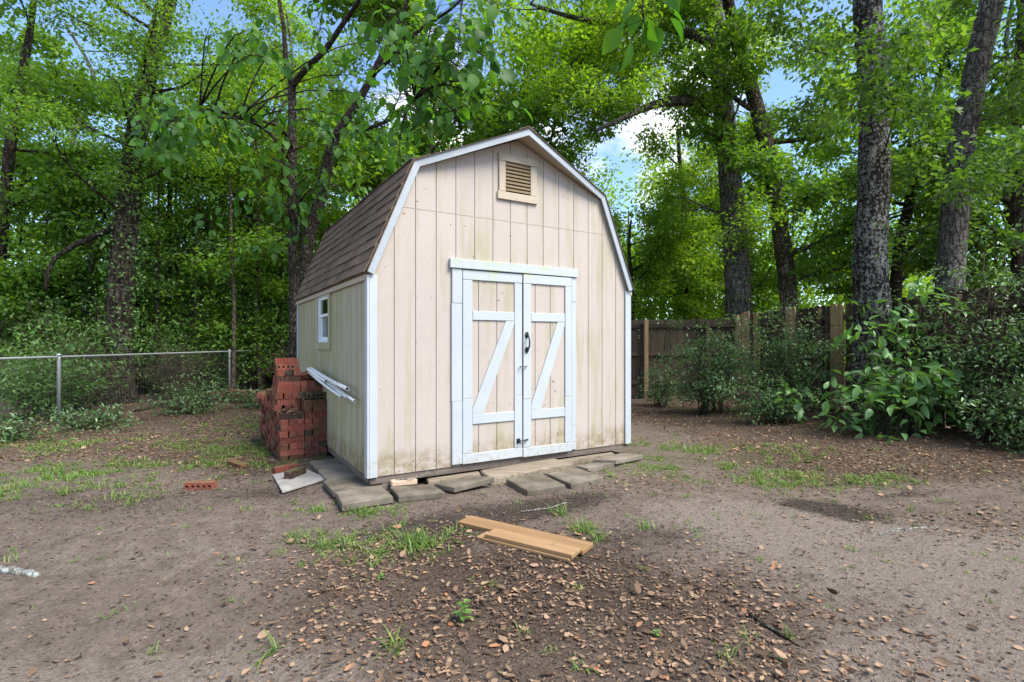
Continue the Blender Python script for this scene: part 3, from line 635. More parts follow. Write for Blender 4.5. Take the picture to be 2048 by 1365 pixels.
# ------------------------------------------------------------------ bricks
BL, BD, BH = .2455, .0790, .0663
def brick_mesh(kind):
    b = MB(); hx, hy = BL / 2, BD / 2
    if kind == 'plain': b.bevbox(-hx, hx, -hy, hy, 0, BH, .003)
    elif kind == 'fluted':            # vertical grooves on the two long faces
        n = 8; pts = []
        for sgn in (-1, 1):
            side = []
            for k in range(n):
                a = -hx + BL * k / n; c = -hx + BL * (k + 1) / n; gsz = .004
                side += [(a, hy - .006 if k else hy), (a + gsz, hy), (c - gsz, hy), (c, hy - .006 if k < n - 1 else hy)]
            side = [p for i, p in enumerate(side) if i == 0 or p != side[i - 1]]
            pts += [(x * sgn * -1 if False else (x if sgn == -1 else -x), y * sgn) for x, y in side]
        i = len(b.v); m_ = len(pts); b.v += [(x, y, 0) for x, y in pts] + [(x, y, BH) for x, y in pts]
        b.f.append(tuple(i + k for k in range(m_ - 1, -1, -1))); b.f.append(tuple(i + m_ + k for k in range(m_)))
        for k in range(m_): b.f.append((i + k, i + (k + 1) % m_, i + m_ + (k + 1) % m_, i + m_ + k))
    else:                             # cored brick lying on its side: five round holes through the long face
        nh, r_ = 5, .014; zc = BH / 2; cw = BL / nh
        for k in range(nh):
            x0, x1 = -hx + k * cw, -hx + (k + 1) * cw; xc = (x0 + x1) / 2
            sq = [(x1, zc), (x1, BH), (xc, BH), (x0, BH), (x0, zc), (x0, 0), (xc, 0), (x1, 0)]
            ci = [(xc + r_ * math.cos(t * math.pi / 4), zc + r_ * math.sin(t * math.pi / 4)) for t in range(8)]
            for y, fl in ((-hy, False), (hy, True)):
                i = len(b.v); b.v += [(x, y, z) for x, z in sq] + [(x, y, z) for x, z in ci]
                for t in range(8):
                    f = (i + t, i + (t + 1) % 8, i + 8 + (t + 1) % 8, i + 8 + t); b.f.append(f[::-1] if not fl else f)
            i = len(b.v); b.v += [(x, -hy, z) for x, z in ci] + [(x, hy, z) for x, z in ci]
            for t in range(8): b.f.append((i + t, i + (t + 1) % 8, i + 8 + (t + 1) % 8, i + 8 + t))
        i = len(b.v); b.v += [(-hx, -hy, 0), (hx, -hy, 0), (hx, hy, 0), (-hx, hy, 0), (-hx, -hy, BH), (hx, -hy, BH), (hx, hy, BH), (-hx, hy, BH)]
        b.f += [(i + 3, i + 2, i + 1, i), (i + 4, i + 5, i + 6, i + 7), (i, i + 4, i + 7, i + 3), (i + 1, i + 2, i + 6, i + 5)]
    return b.mesh('brick_' + kind)
BM = {}
for kd in ('plain', 'fluted', 'cored'):
    for mt in ('brick_red', 'brick_dark', 'brick_mossy'):
        me = brick_mesh(kd); me.materials.append(MATS[mt]); BM[kd, mt] = me
def put_brick(kind, mt, loc, rz, parent=None, rx=0.0, ry=0.0):
    o = bpy.data.objects.new('brick', BM[kind, mt]); col.objects.link(o); o.parent = parent; o.location = loc; o.rotation_euler = (rx, ry, rz); return o
rb = random.Random(11)
stack = tag(empty('brick_stack', sp(0, 1.68, 0), TH), 'tall stepped stack of loose red bricks against the shed side wall', 'brick stack')
CH = .0672
def hcol(u, v):                       # number of courses over the plan position (u: 0..-0.5 from wall, v: from the front)
    if u < -.25:
        if v < .21: return 8
        if v < .46: return 15
        if v < .70: return 13
        if v < .95: return 11
        return 10
    if v < .21: return 10 if u > -.34 else 8
    return 13
VL = 1.47
def bulge(k, v): return -.035 * v * (1 if k < 11 else .4) - (.045 if (k in (8, 9) and v > .8) else 0)
nb = 0
for k in range(16):
    cand = []
    if k % 2 == 1:                    # stretchers along u, two columns
        n = int(VL / .0815)
        for j in range(n):
            v = .041 + j * .0815
            for c_ in (0, 1): cand.append((-.122 - .248 * c_, v, 0.0, c_ == 1, j == 0))
    else:                             # headers: bricks run along v
        for j in range(6):
            v = .122 + j * .246
            for c_ in range(6): cand.append((-.040 - .0825 * c_, v, math.pi / 2, c_ == 5, j == 0))
    for (u, v, rz, isl, isf) in cand:
        hc = hcol(u, v)
        if k >= hc: continue
        # step faces: a lower neighbour in front or to the left shows this brick
        fr = v - (.175 if rz else .095); lf = u - (.09 if rz else .25)
        exposed = isl or isf or k >= hc - 1 or (fr > 0 and hcol(u, fr) <= k) or (lf > -.5 and hcol(lf, v) <= k) or (v > VL - .15 and rz == 0 and False)
        if not exposed: continue
        zz = k * CH - .012
        fl = (k in (3, 7, 9, 11, 12, 13, 14) and rb.random() < .9)
        mt = 'brick_mossy' if (k in (8, 9) and u > -.34 and v < .25) or k == 0 else ('brick_dark' if (k in (1, 2, 4, 6) and rb.random() < .85) or (k in (5, 10) and rb.random() < .5) else 'brick_red')
        uu = u + bulge(k, v) + rb.uniform(-.007, .007) - (rb.choice((0, 0, .02, .03)) if isl and v > .3 else 0)
        put_brick('fluted' if fl else 'plain', mt, (uu, v + rb.uniform(-.004, .004), zz), rz + rb.uniform(-.025, .025) + (math.pi if rb.random() < .5 else 0), stack); nb += 1
core = MB()                           # bricks hidden inside the stack, joined
for (u0, u1, v0, v1, z1) in ((-.41, -.02, .09, 1.40, 7 * CH), (-.40, -.26, .32, .62, 12 * CH), (-.24, -.02, .30, 1.40, 11 * CH)):
    for k in range(int(z1 / CH)):
        v = v0
        while v + BL < v1: core.box(u0, u1, v, v + BL, k * CH + .001, k * CH + .060); v += .248
tag(core.build('brick_core', 'brick_dark', stack), kind='stuff')
# loose bricks on the stack and on the ground
def loose(kind, mt, loc, rz, label, rx=0, ry=0):
    o = put_brick(kind, mt, loc, rz, None, rx, ry); return tag(o, label, 'brick', 'loose bricks around the stack')
zt = 15 * CH - .012
loose('cored', 'brick_red', sp(-.385, 1.985, zt + .001), TH, 'red cored brick with round holes facing out near the stack top')
loose('fluted', 'brick_red', sp(-.40, 1.99, zt + .068), TH + .06, 'topmost red grooved brick crowning the stack')
loose('plain', 'brick_red', sp(-.21, 2.12, 13 * CH + .002), TH + .5, 'tilted red brick left of the pipes on the stack', .0, -.22)
loose('fluted', 'brick_red', sp(-.13, 2.13, 13 * CH + .016), TH + .75, 'tilted red grooved brick just behind the pipe ends', .12, -.25)
loose('plain', 'brick_red', sp(-.155, 1.875, 10 * CH + .002), TH + .02, 'plain red brick on the mossy front ledge of the stack')
loose('cored', 'brick_dark', sp(-.10, 1.76, 10 * CH + .001), TH - .05, 'dark cored brick at the right end of the mossy ledge')
loose('plain', 'brick_mossy', sp(-.40, 1.99, zt - 6 * CH), TH, 'half hidden mossy brick inside the stack notch')
loose('cored', 'brick_red', (-2.80, 4.72, ghf(-2.80, 4.72) - .004), .05, 'red brick with five holes lying alone on bare dirt')
loose('plain', 'brick_red', (-2.09, 5.07, ghf(-2.09, 5.07) + .028), 1.36, 'red brick lying on the grey flat board')
loose('plain', 'brick_dark', (-2.30, 5.33, ghf(-2.30, 5.33) - .005), .9, 'dark brick at the foot of the stack behind the grey board')
loose('plain', 'brick_dark', (-2.88, 5.52, ghf(-2.88, 5.52) - .02), -.5, 'dirty half buried brick among leaves left of the stack', .1, .1)
# low old stack by the fence
st2 = tag(empty('brick_stack', (-6.35, 11.6, -.01), 1.25), 'low mossy old brick stack under twigs by the chain fence', 'brick stack')
for k in range(4):
    for j in range(7):
        for r_ in range(2):
            if k == 3 and rb.random() < .45: continue
            put_brick('plain', rb.choice(('brick_dark', 'brick_red', 'brick_mossy')), (r_ * .27 * 1.0 - .1 + rb.uniform(-.02, .02), -j * .235 + .6, k * CH), rb.uniform(-.08, .08) + (math.pi / 2 if k % 2 else math.pi / 2), st2)
blk = MB(); blk.bevbox(-.2, .2, -.1, .1, 0, .045, .006); blk.bevbox(-.2, .2, -.1, .1, .155, .2, .006)
for x in (-.2, -.02, .16): blk.box(x + .0005, x + .0395, -.099, .099, .0452, .1548)
o = blk.build('concrete_block', 'brick_mossy'); o.location = (-6.15, 11.9, .02); o.rotation_euler = (0, 0, .3)
tag(o, 'moss covered hollow concrete block beside the low brick stack', 'concrete block')

# ------------------------------------------------------------------ pipes, pavers, boards
def pipe(a, b_, r_, label):
    a, b_ = Vector(a), Vector(b_); m_ = MB(); d = (b_ - a); n = 14; L_ = d.length; root = a
    x = d.normalized(); y = x.cross(Vector((0, 0, 1))).normalized(); z = x.cross(y)
    rings = []
    for (s, rr) in ((0, r_), (L_ * .33, r_), (L_ * .66, r_), (L_, r_), (L_, r_ * .80), (L_ - .25, r_ * .80)):
        rings.append(len(m_.v)); sag = -.012 * math.sin(math.pi * s / L_)
        for j in range(n): t = 2 * math.pi * j / n; p = x * s + y * (math.cos(t) * rr) + z * (math.sin(t) * rr) + Vector((0, 0, sag)); m_.v.append(tuple(p))
    for i, k in zip(rings[:-1], rings[1:]):
        for j in range(n): m_.smooth.add(len(m_.f)) if i < rings[2] + 1 else None; m_.f.append((i + j, i + (j + 1) % n, k + (j + 1) % n, k + j))
    o = m_.build('plastic_pipe', 'pvc'); o.location = a
    tag(o, label, 'pipe', 'white plastic pipes lying on the bricks')
pipe(sp(-.13, 1.98, 1.005), sp(-.10, .36, .885), .0190, 'thickest and uppermost white plastic pipe on the bricks')
pipe(sp(-.17, 1.96, 1.000), sp(-.11, 1.22, .900), .0175, 'shortest white plastic pipe, ending above the others')
pipe(sp(-.16, 1.97, .965), sp(-.11, .54, .795), .0135, 'leftmost long thin white plastic pipe hanging off the bricks')
pipe(sp(-.09, 1.95, .955), sp(-.085, .42, .800), .0135, 'middle thin white plastic pipe hanging off the bricks')
pipe(sp(-.05, 1.95, .950), sp(-.075, .20, .785), .0130, 'longest thin white plastic pipe, lowest end nearest the corner')

def slab(pts, top, th, label, name='concrete_paver', cat='paver', mat='concrete', tiltz=(0, 0, 0, 0), group=None, bev=.007, bottom=None):
    pts = [Vector((p[0], p[1], 0)) for p in pts]
    c = sum(pts, Vector()) / len(pts); n = len(pts)
    area = sum(pts[i].x * pts[(i + 1) % n].y - pts[(i + 1) % n].x * pts[i].y for i in range(n))
    order = list(range(n)) if area > 0 else list(range(n - 1, -1, -1))
    b = MB(); m_ = n
    def ring(s, dz):
        i = len(b.v)
        for k in order:
            p = pts[k] - c; l = p.length; q = p * ((l - s) / l); b.v.append((q.x, q.y, tiltz[k] + dz))
        return i
    rs_ = [ring(bev, -th), ring(0, -th + bev), ring(0, -bev), ring(bev, 0)]
    b.f.append(tuple(rs_[0] + k for k in range(m_ - 1, -1, -1))); b.f.append(tuple(rs_[3] + k for k in range(m_)))
    for i, j in zip(rs_[:-1], rs_[1:]):
        for k in range(m_): b.f.append((i + k, i + (k + 1) % m_, j + (k + 1) % m_, j + k))
    o = b.build(name, mat); o.location = (c.x, c.y, top); return tag(o, label, cat, group)
PG = 'concrete pavers laid round the shed'
def rect(c, ax, l, w_):               # rectangle of length l along ax, width w_
    ax = Vector(ax).normalized(); n = Vector((-ax.y, ax.x)); c = Vector(c)
    return [c - ax * l / 2 - n * w_ / 2, c + ax * l / 2 - n * w_ / 2, c + ax * l / 2 + n * w_ / 2, c - ax * l / 2 + n * w_ / 2]
B2 = (-math.sin(TH), math.cos(TH)); D2 = (math.cos(TH), math.sin(TH))
slab(rect((-1.905, 5.475), B2, .445, .31), .050, .05, 'grey paver beside the shed wall nearest the brick stack', group=PG)
slab(rect((-1.680, 5.100), B2, .42, .31), .047, .05, 'grey paver along the side wall, second from the brick stack', group=PG)
slab(rect((-1.42, 4.735), B2, .415, .46), .050, .05, 'grey paver tucked under the front left shed corner', group=PG)
slab([(-1.484, 4.418), (-1.144, 4.612), (-.976, 4.305), (-1.321, 4.088)], .055, .06, 'mossy paver set forward of the front left corner', group=PG)
slab([(-1.070, 4.600), (-.714, 4.690), (-.564, 4.440), (-.930, 4.315)], .050, .055, 'cracked edged paver in front of the corner support block', group=PG)
slab([(-.690, 4.665), (-.385, 4.878), (-.159, 4.760), (-.498, 4.540)], .062, .05, 'tilted paver left of the weathered door plank', tiltz=(.0, .022, .03, .0), group=PG)
slab([(-.052, 4.863), (.285, 5.067), (.473, 4.663), (.132, 4.470)], .050, .055, 'square paver with a pale dusty middle before the doors', group=PG)
slab([(.336, 5.067), (.660, 5.290), (.860, 4.935), (.527, 4.691)], .050, .055, 'clean square paver before the right door', group=PG)
slab([(.662, 5.375), (.872, 5.530), (1.075, 5.525), (.766, 5.290)], .048, .05, 'small half covered paver right of the doors', group=PG)
slab([(.868, 5.631), (1.228, 5.94), (1.448, 5.803), (1.095, 5.545)], .060, .05, 'farthest right tilted paver near the right shed corner', tiltz=(.0, .0, .012, .012), group=PG)
slab([(-.314, 5.148), (.440, 5.640), (.640, 5.440), (.30, 5.19), (-.189, 4.834)], .062, .075, 'weathered mossy plank lying below the doors', 'weathered_plank', 'plank', 'old_timber', (0, .01, 0, .008, -.006), bev=.012)
slab([(-.80, 4.90), (-.33, 5.20), (-.30, 5.05), (-.76, 4.79)], .045, .05, 'short grey timber between pavers and shed', 'weathered_plank', 'plank', 'old_timber', (0, .0, .0, 0), bev=.01)
slab([(.45, 5.63), (1.15, 6.05), (1.17, 5.98), (.50, 5.55)], .05, .05, 'crumbling timber strip under the right shed wall', 'weathered_plank', 'plank', 'old_timber', bev=.01)
slab([(-2.341, 5.137), (-2.140, 5.400), (-1.76, 4.99), (-1.99, 4.55)], .022, .016, 'thin grey flat board on the dirt by the brick stack', 'flat_board', 'board', 'grey_board', (.0, .006, .0, .0), bev=.002)
def wedge_brick():
    b = MB(); b.bevbox(-.12, .12, -.035, .035, 0, .055, .01); o = b.build('tan_brick', 'tan_brick'); o.location = sp(.30, -.035, .030); o.rotation_euler = (0, .04, TH - .02)
    tag(o, 'pale tan brick lying under the front edge of the shed', 'brick')
wedge_brick()
def plank(pts, z, th, label):
    p = [Vector((q[0], q[1], 0)) for q in pts]; ax = (p[2] - p[1]); L_ = ax.length; an = math.atan2(ax.y, ax.x); c = sum(p, Vector()) / 4
    wd = abs((p[1] - p[0]).dot(Vector((-ax.y, ax.x, 0)).normalized()))
    b = MB(); b.bevbox(-L_ / 2, L_ / 2, -wd / 2, wd / 2, 0, th, .003); o = b.build('cedar_board', 'fresh_wood'); o.location = (c.x, c.y, z); o.rotation_euler = (0, 0, an)
    return tag(o, label, 'board', 'new boards on the ground')
gz = ghf(.05, 3.45) + .004
plank([(-.385, 3.745), (-.309, 3.885), (.516, 3.359), (.44, 3.215)], gz, .030, 'longest new orange-brown board lying at the back')
plank([(-.235, 3.49), (-.18, 3.60), (.40, 3.235), (.35, 3.12)], gz - .004, .020, 'new thin board showing only its left end under another')
plank([(-.188, 3.475), (-.115, 3.58), (.425, 3.237), (.365, 3.115)], gz + .0165, .026, 'shorter new board with a dark smudge lying in front')

# sticks
def stick(pts, r0, r1, label, mat='twig', name='stick', subs=0, seed=0, cat='stick'):
    rg = random.Random(seed); P = [Vector(p) for p in pts]; root = P[0].copy(); b = MB(); out = []
    for i in range(len(P) - 1):
        for t in np.linspace(0, 1, 5)[:-1]: out.append(P[i].lerp(P[i + 1], t) - root + Vector((rg.uniform(-1, 1), rg.uniform(-1, 1), rg.uniform(-.6, .6))) * r0 * .5)
    out.append(P[-1] - root); n = len(out)
    b.tube(out, [r0 + (r1 - r0) * k / (n - 1) for k in range(n)], 7)
    for s in range(subs):
        k = rg.randrange(n // 4, n - 1); d = (out[min(k + 1, n - 1)] - out[k - 1]).normalized() + Vector((rg.uniform(-.9, .9), rg.uniform(-.9, .9), rg.uniform(-.1, .7)))
        q = [out[k]]; l = rg.uniform(.25, .6) * (out[-1] - out[0]).length * .5
        for e in range(4): q.append(q[-1] + d.normalized() * l / 4); d += Vector((rg.uniform(-.3, .3), rg.uniform(-.3, .3), rg.uniform(-.2, .2)))
        b.tube(q, [r0 * .5, r0 * .42, r0 * .34, r0 * .25, r0 * .15], 5)
    o = b.build(name, mat); o.location = root; return tag(o, label, cat)
stick([(-3.05, 2.98, .035), (-2.86, 2.95, .03), (-2.64, 2.915, .02)], .026, .020, 'thick lichen covered stick at the left edge of the dirt', 'pale_stick')
stick([sp(.22, -.05, .092), sp(.36, -.08, .095), sp(.52, -.05, .105), sp(.60, -.04, .11)], .006, .003, 'thin forked pale twig under the shed front edge', 'pale_stick', 'twig', 3, 4)
stick([(.07, 4.05, .012), (.28, 4.12, .014), (.45, 4.22, .03)], .005, .003, 'thin pale twig behind the new boards', 'pale_stick', 'twig', 2, 8)
stick([(2.25, 3.22, .14), (2.42, 3.30, .145), (2.72, 3.33, .145)], .007, .004, 'bent pale twig on the sandy ground at right', 'pale_stick', 'twig', 1, 9)
stick([(1.13, 2.50, .02), (1.19, 2.34, .02), (1.23, 2.24, .018)], .009, .005, 'short dark curved stick on the sand right of centre', 'bark_dark', 'stick', 0, 5)
stick([(2.55, 2.42, .03), (2.85, 2.15, .03), (3.1, 1.95, .03)], .02, .012, 'dark rotten stick near the bottom right corner', 'bark_dark', 'stick', 2, 6)
stick([(-8.0, 12.2, .0), (-7.75, 12.9, .75), (-7.6, 13.5, 1.55)], .022, .014, 'long bare pole leaning behind the chain fence', 'twig', 'fallen_branch', 3, 12, 'branch')
stick([(-4.9, 11.6, .2), (-4.6, 12.2, .9), (-4.35, 13.0, 1.5)], .035, .02, 'bare dead branch leaning left of the brick stack', 'twig', 'fallen_branch', 6, 13, 'branch')
stick([(-6.9, 9.6, .05), (-6.2, 9.9, .25), (-5.4, 10.3, .12)], .025, .012, 'dead branch in the low brush inside the chain fence', 'twig', 'fallen_branch', 9, 14, 'branch')
stick([(-4.9, 9.8, .05), (-4.3, 10.4, .5), (-3.7, 11.2, .9)], .022, .01, 'arching dead branch just behind the tall brick stack', 'twig', 'fallen_branch', 9, 15, 'branch')

# ------------------------------------------------------------------ chain-link fence
cf = tag(empty('chain_link_fence', (-7.16, 8.3, 0)), 'galvanised chain link fence along the wood edge at left', 'fence')
FD = Vector((.0526, 1, 0)); RZ = 1.085
def fpt(y, z): return Vector((FD.x * (y - 8.3), y - 8.3, z))
b = MB(); b.tube([fpt(2.5, RZ), fpt(9, RZ - .006), fpt(14, RZ), fpt(24, RZ)], .0185, 10); b.build('top_rail', 'galvanized', cf)
for y in (3.74, 8.3, 12.86, 17.42, 21.98):
    b = MB(); b.tube([fpt(y, -.1), fpt(y, RZ - .03), fpt(y, RZ + .012)], [.027, .027, .027], 10)
    b.tube([fpt(y, RZ + .012), fpt(y, RZ + .04), fpt(y, RZ + .05)], [.036, .03, .01], 10); b.build('post', 'galvanized', cf)
wire = []; s = .072; rr = .0017; ys = np.arange(3.0, 20.0, s); V = []; F = []
nz = int((RZ - .03) / (s / 2))
for a in ys:
    for ph in (0, 1):
        pts = np.array([[FD.x * (y - 8.3) + (.004 if k % 2 else -.004), y - 8.3, .03 + k * s / 2] for k, y in enumerate([a + (s / 2 if (k + ph) % 2 else 0) for k in range(nz + 1)])])
        i0 = len(V)
        for p in pts: V += [(p[0] - rr, p[1], p[2]), (p[0] + rr * .5, p[1] - rr, p[2]), (p[0] + rr * .5, p[1] + rr, p[2])]
        for k in range(nz):
            q = i0 + 3 * k
            for j in range(3): F.append((q + j, q + (j + 1) % 3, q + 3 + (j + 1) % 3, q + 3 + j))
V = np.array(V); F = np.array(F)
tag(link(raw_mesh('chain_mesh', V, F.ravel(), np.arange(len(F)) * 4, np.full(len(F), 4)), 'chain_mesh', 'chain_wire', cf), kind='stuff')

# ------------------------------------------------------------------ wooden fence (two runs)
def wood_fence(a, c, za, zc, label, fresh, seed, posts, ga, gc, wd=.14, raised=()):
    rg = random.Random(seed); a, c = Vector(a + (0,)), Vector(c + (0,)); d = c - a; L_ = d.length; an = math.atan2(d.y, d.x)
    root = tag(empty('wooden_fence', a, an), label, 'fence'); n = int(L_ / (wd + .006))
    shapes = []
    for k in range(n):
        x0 = k * (wd + .006); t = x0 / L_; top = za + (zc - za) * t + rg.uniform(-.02, .012); gb = ga + (gc - ga) * t + rg.uniform(.02, .07)
        fr = k in fresh
        if k in raised: top += .06
        ww = wd * rg.uniform(.93, 1.0); b = MB(); ear = .025
        q = [(x0, gb), (x0 + ww, gb), (x0 + ww, top - ear), (x0 + ww - ear, top), (x0 + ear, top), (x0, top - ear)]
        yo = rg.uniform(-.003, .003) - (.05 if fr else 0)
        b.prism(q, yo, yo + .018); b.build('picket', 'fence_tan' if fr else 'fence_dark', root)
    for hz in (.30, .96, 1.60):
        b = MB(); g0, g1 = ga + hz, gc + hz + (zc - za) - (gc - ga)
        b.hexa([(-.02, -.045, g0), (L_, -.045, g1), (L_, -.0035, g1), (-.02, -.0035, g0), (-.02, -.045, g0 + .085), (L_, -.045, g1 + .085), (L_, -.0035, g1 + .085), (-.02, -.0035, g0 + .085)])
        b.build('rail', 'fence_dark', root)
    for x, tan in posts:
        t = x / L_; b = MB(); b.bevbox(x, x + .09, -.14, -.0462, -.1, za + (zc - za) * t - .06 + (.05 if tan else 0), .004); b.build('post', 'fence_tan' if tan else 'fence_dark', root)
    return root
# back run stands across the view, right run comes towards the camera; posts and rails face the yard
wood_fence((-1.6, 12.25), (5.15, 12.0), 1.79, 1.85, 'dark weathered plank fence behind the shed', (), 3, ((4.62, True), (6.0, False), (2.2, False)), 0, .02)
wood_fence((5.22, 12.05), (6.9, 2.2), 1.93, 2.10, 'dark weathered plank fence behind the shrubs at right', (1, 2, 4, 11, 12, 19, 20), 4, ((.03, True), (2.5, False), (5.0, False), (7.4, False), (9.7, False)), .05, .13, raised=(1, 2, 11, 12))

# ------------------------------------------------------------------ trees
def px_path(rows, Y, Yend=None):
    out = []
    for i, (x, y, wd) in enumerate(rows):
        yy = Y if Yend is None else Y + (Yend - Y) * i / (len(rows) - 1); p = at(x, y, yy); out.append((p, wd * .5 * yy / FPX))
    return out
def smooth_path(path, step=.22):
    P = [p for p, r in path]; Rr = [r for p, r in path]; out = []
    for i in range(len(P) - 1):
        p0, p1, p2, p3 = P[max(i - 1, 0)], P[i], P[i + 1], P[min(i + 2, len(P) - 1)]; n = max(1, int((p2 - p1).length / step))
        for k in range(n):
            t = k / n; q = .5 * ((2 * p1) + (p2 - p0) * t + (2 * p0 - 5 * p1 + 4 * p2 - p3) * t * t + (3 * p1 - p0 - 3 * p2 + p3) * t ** 3)
            out.append((q, Rr[i] + (Rr[i + 1] - Rr[i]) * t))
    out.append((P[-1], Rr[-1])); return out
class Tree:
    def __init__(s, name, label, path, bark, leafm, seed, cat='tree', group=None, sides=14):
        s.rg = random.Random(seed); s.rng = np.random.default_rng(seed); path = smooth_path(path); b0 = path[0][0].copy()
        gz = ghf(b0.x, b0.y); s.base = Vector((b0.x, b0.y, gz)); s.root = tag(empty(name, s.base), label, cat, group)
        s.path = [(p - s.base, r) for p, r in path]; s.bark, s.leafm = bark, leafm; s.tw = MB(); s.C = []; s.sides = sides
        b = MB(); pts = [p for p, r in s.path]; rad = [r for p, r in s.path]
        pts[0] = Vector((pts[0].x, pts[0].y, -.15))
        rad = [r * (1 + .35 * math.exp(-max(p.z, 0) / .35)) for p, r in zip(pts, rad)]
        b.tube(pts, rad, sides, jit=.045, rng=s.rg); b.build('trunk', bark, s.root)
    def at_z(s, z):
        for (p, r), (q, r2) in zip(s.path[:-1], s.path[1:]):
            if p.z <= z <= q.z or q.z <= z <= p.z:
                t = (z - p.z) / (q.z - p.z + 1e-9); return p.lerp(q, t), r + (r2 - r) * t
        return s.path[-1]
    def limb(s, start, d, L_, r0, up=.12, sub=6, sublen=.4, wig=.16, leaf_from=.3, cl=3):
        rg = s.rg; p = Vector(start); d = Vector(d).normalized(); pts = [p.copy()]; n = 8
        for k in range(n):
            d = (d + Vector((rg.uniform(-wig, wig), rg.uniform(-wig, wig), rg.uniform(-wig, wig) + up * .5))).normalized(); p = p + d * (L_ / n); pts.append(p.copy())
        s.tw.tube(pts, [max(r0 * (1 - .85 * k / n), .004) for k in range(n + 1)], 6)
        for j in range(sub):
            t = leaf_from + (1 - leaf_from) * (j + rg.random()) / sub; k = min(int(t * n), n - 1); a = pts[k].lerp(pts[k + 1], t * n - k); dd = (pts[k + 1] - pts[k]).normalized()
            sd = (dd * .6 + Vector((rg.uniform(-1, 1), rg.uniform(-1, 1), rg.uniform(-.45, .5)))).normalized(); q = [a]; l = L_ * sublen * rg.uniform(.6, 1.15)
            for e in range(4):
                sd = (sd + Vector((rg.uniform(-.2, .2), rg.uniform(-.2, .2), rg.uniform(-.22, .16)))).normalized(); q.append(q[-1] + sd * l / 4)
            s.tw.tube(q, [max(r0 * .3, .004) * f for f in (1, .8, .6, .45, .25)], 4)
            for e in range(cl):
                tt = .35 + .65 * (e + 1) / cl; kk = min(int(tt * 4), 3); s.C.append(q[kk].lerp(q[kk + 1], tt * 4 - kk) + Vector((rg.uniform(-.2, .2), rg.uniform(-.2, .2), rg.uniform(-.15, .15))) * l * .35)
        s.C.append(pts[-1])
    def random_limbs(s, n, z0, z1, L0, L1, el=(.1, .7), az=None, rmax=.09, **kw):
        for k in range(n):
            z = z0 + (z1 - z0) * (k + s.rg.random()) / n; p, r = s.at_z(z)
            a = s.rg.uniform(0, 2 * math.pi) if az is None else s.rg.uniform(*az); e = s.rg.uniform(*el)
            s.limb(p, (math.cos(a) * math.cos(e), math.sin(a) * math.cos(e), math.sin(e)), s.rg.uniform(L0, L1), max(min(r * .45, rmax), .012), **kw)
    def vines(s, z0, z1, n, L_=.07, spread=.12, mat='leaf_dark', th=None):
        rng = s.rng; z = rng.uniform(z0, z1, n); P = []
        for zz in z:
            p, r = s.at_z(zz); t = rng.uniform(0, 2 * math.pi); q = r + abs(rng.normal()) * spread; P.append((p.x + math.cos(t) * q, p.y + math.sin(t) * q, zz))
        P = np.array(P); D = rng.normal(size=(n, 3)); D[:, 2] -= .6; N = rng.normal(size=(n, 3)) * .5; N[:, 1] -= .5; N[:, 2] += .6; L2 = L_ * rng.uniform(.6, 1.3, n)
        leaves('vine', T_SMALL, P, D, N, L2, L2 * .8, rng.random(n), mat, s.root)
    def done(s, n_per=40, rad=.38, L=.095, asp=.5, flat=.6, T=T_SMALL, keep=None, name='crown', droop=.25):
        k_ = s.rg.choice((.8, 1.0, 1.0, 1.3)); n_per = int(n_per * 1.55 / k_); L = L * 1.2 * k_; rad = rad * 1.12; asp = .6
        if s.tw.v: tag(s.tw.build('branches', s.bark, s.root), kind='stuff')
        C = np.array([tuple(c) for c in s.C])
        if keep is not None: C = C[keep(C + np.array(s.base))]
        if len(C): leaves(name, T, *spray(s.rng, C, n_per, rad * s.rng.uniform(.7, 1.25, len(C)), flat, L, asp, droop), s.leafm, s.root)
        return s
def opening(C):                       # a clearing in the canopy right of the shed where the sky shows
    x, y, z = C[:, 0], C[:, 1], C[:, 2]
    return ~((np.abs(x - (.6 + .19 * y)) < .72 + .25 * np.sin(z * 2.3)) & (z > 4.3 + .2 * (y - 13)) & (z < 7.2 + .3 * (y - 13)))
# right side
t = Tree('lichen_tree', 'large straight tree with lichen flecked dark trunk before the right fence', px_path([(1748, 872, 78), (1746, 780, 72), (1745, 640, 64), (1740, 500, 58), (1748, 350, 56), (1748, 200, 53), (1738, 60, 50), (1730, -100, 48), (1725, -300, 40), (1720, -480, 25)], 8.0), 'bark_lichen', 'leaf_oak', 1, sides=20)
t.random_limbs(3, 6.9, 8.4, 1.4, 2.2, el=(-.1, .5)); t.random_limbs(6, 3.0, 6.6, .9, 2.0, el=(-.2, .3), rmax=.014); t.vines(.2, 3.0, 240, .06, .05); t.done(26, .42, .085)
t = Tree('oak_tree', 'thick grey trunked tree right of the shed with long limbs reaching left', px_path([(1480, 790, 58), (1478, 640, 51), (1468, 450, 46), (1455, 300, 41), (1440, 150, 37), (1425, 0, 36), (1410, -150, 30), (1400, -280, 18)], 14.0), 'bark_grey', 'leaf_bright', 2, sides=18)
for rows in ([(1450, 225, 24), (1400, 204, 22), (1340, 203, 20), (1285, 218, 15), (1240, 240, 10), (1190, 262, 6)], [(1440, 110, 22), (1405, 78, 20), (1330, 54, 17), (1240, 48, 14), (1150, 36, 9), (1060, 8, 5)]):
    sp_ = smooth_path(px_path(rows, 13.9, 12.6)); lb_ = MB(); lb_.tube([p - t.base for p, r in sp_], [r for p, r in sp_], 8); lb_.build('limb', t.bark, t.root)
    for k in range(4, len(sp_), 2):
        t.limb(sp_[k][0] - t.base, (t.rg.uniform(-1, 1), t.rg.uniform(-1, .6), t.rg.uniform(-.6, .5)), t.rg.uniform(.8, 1.9), .02, sub=4, sublen=.5)
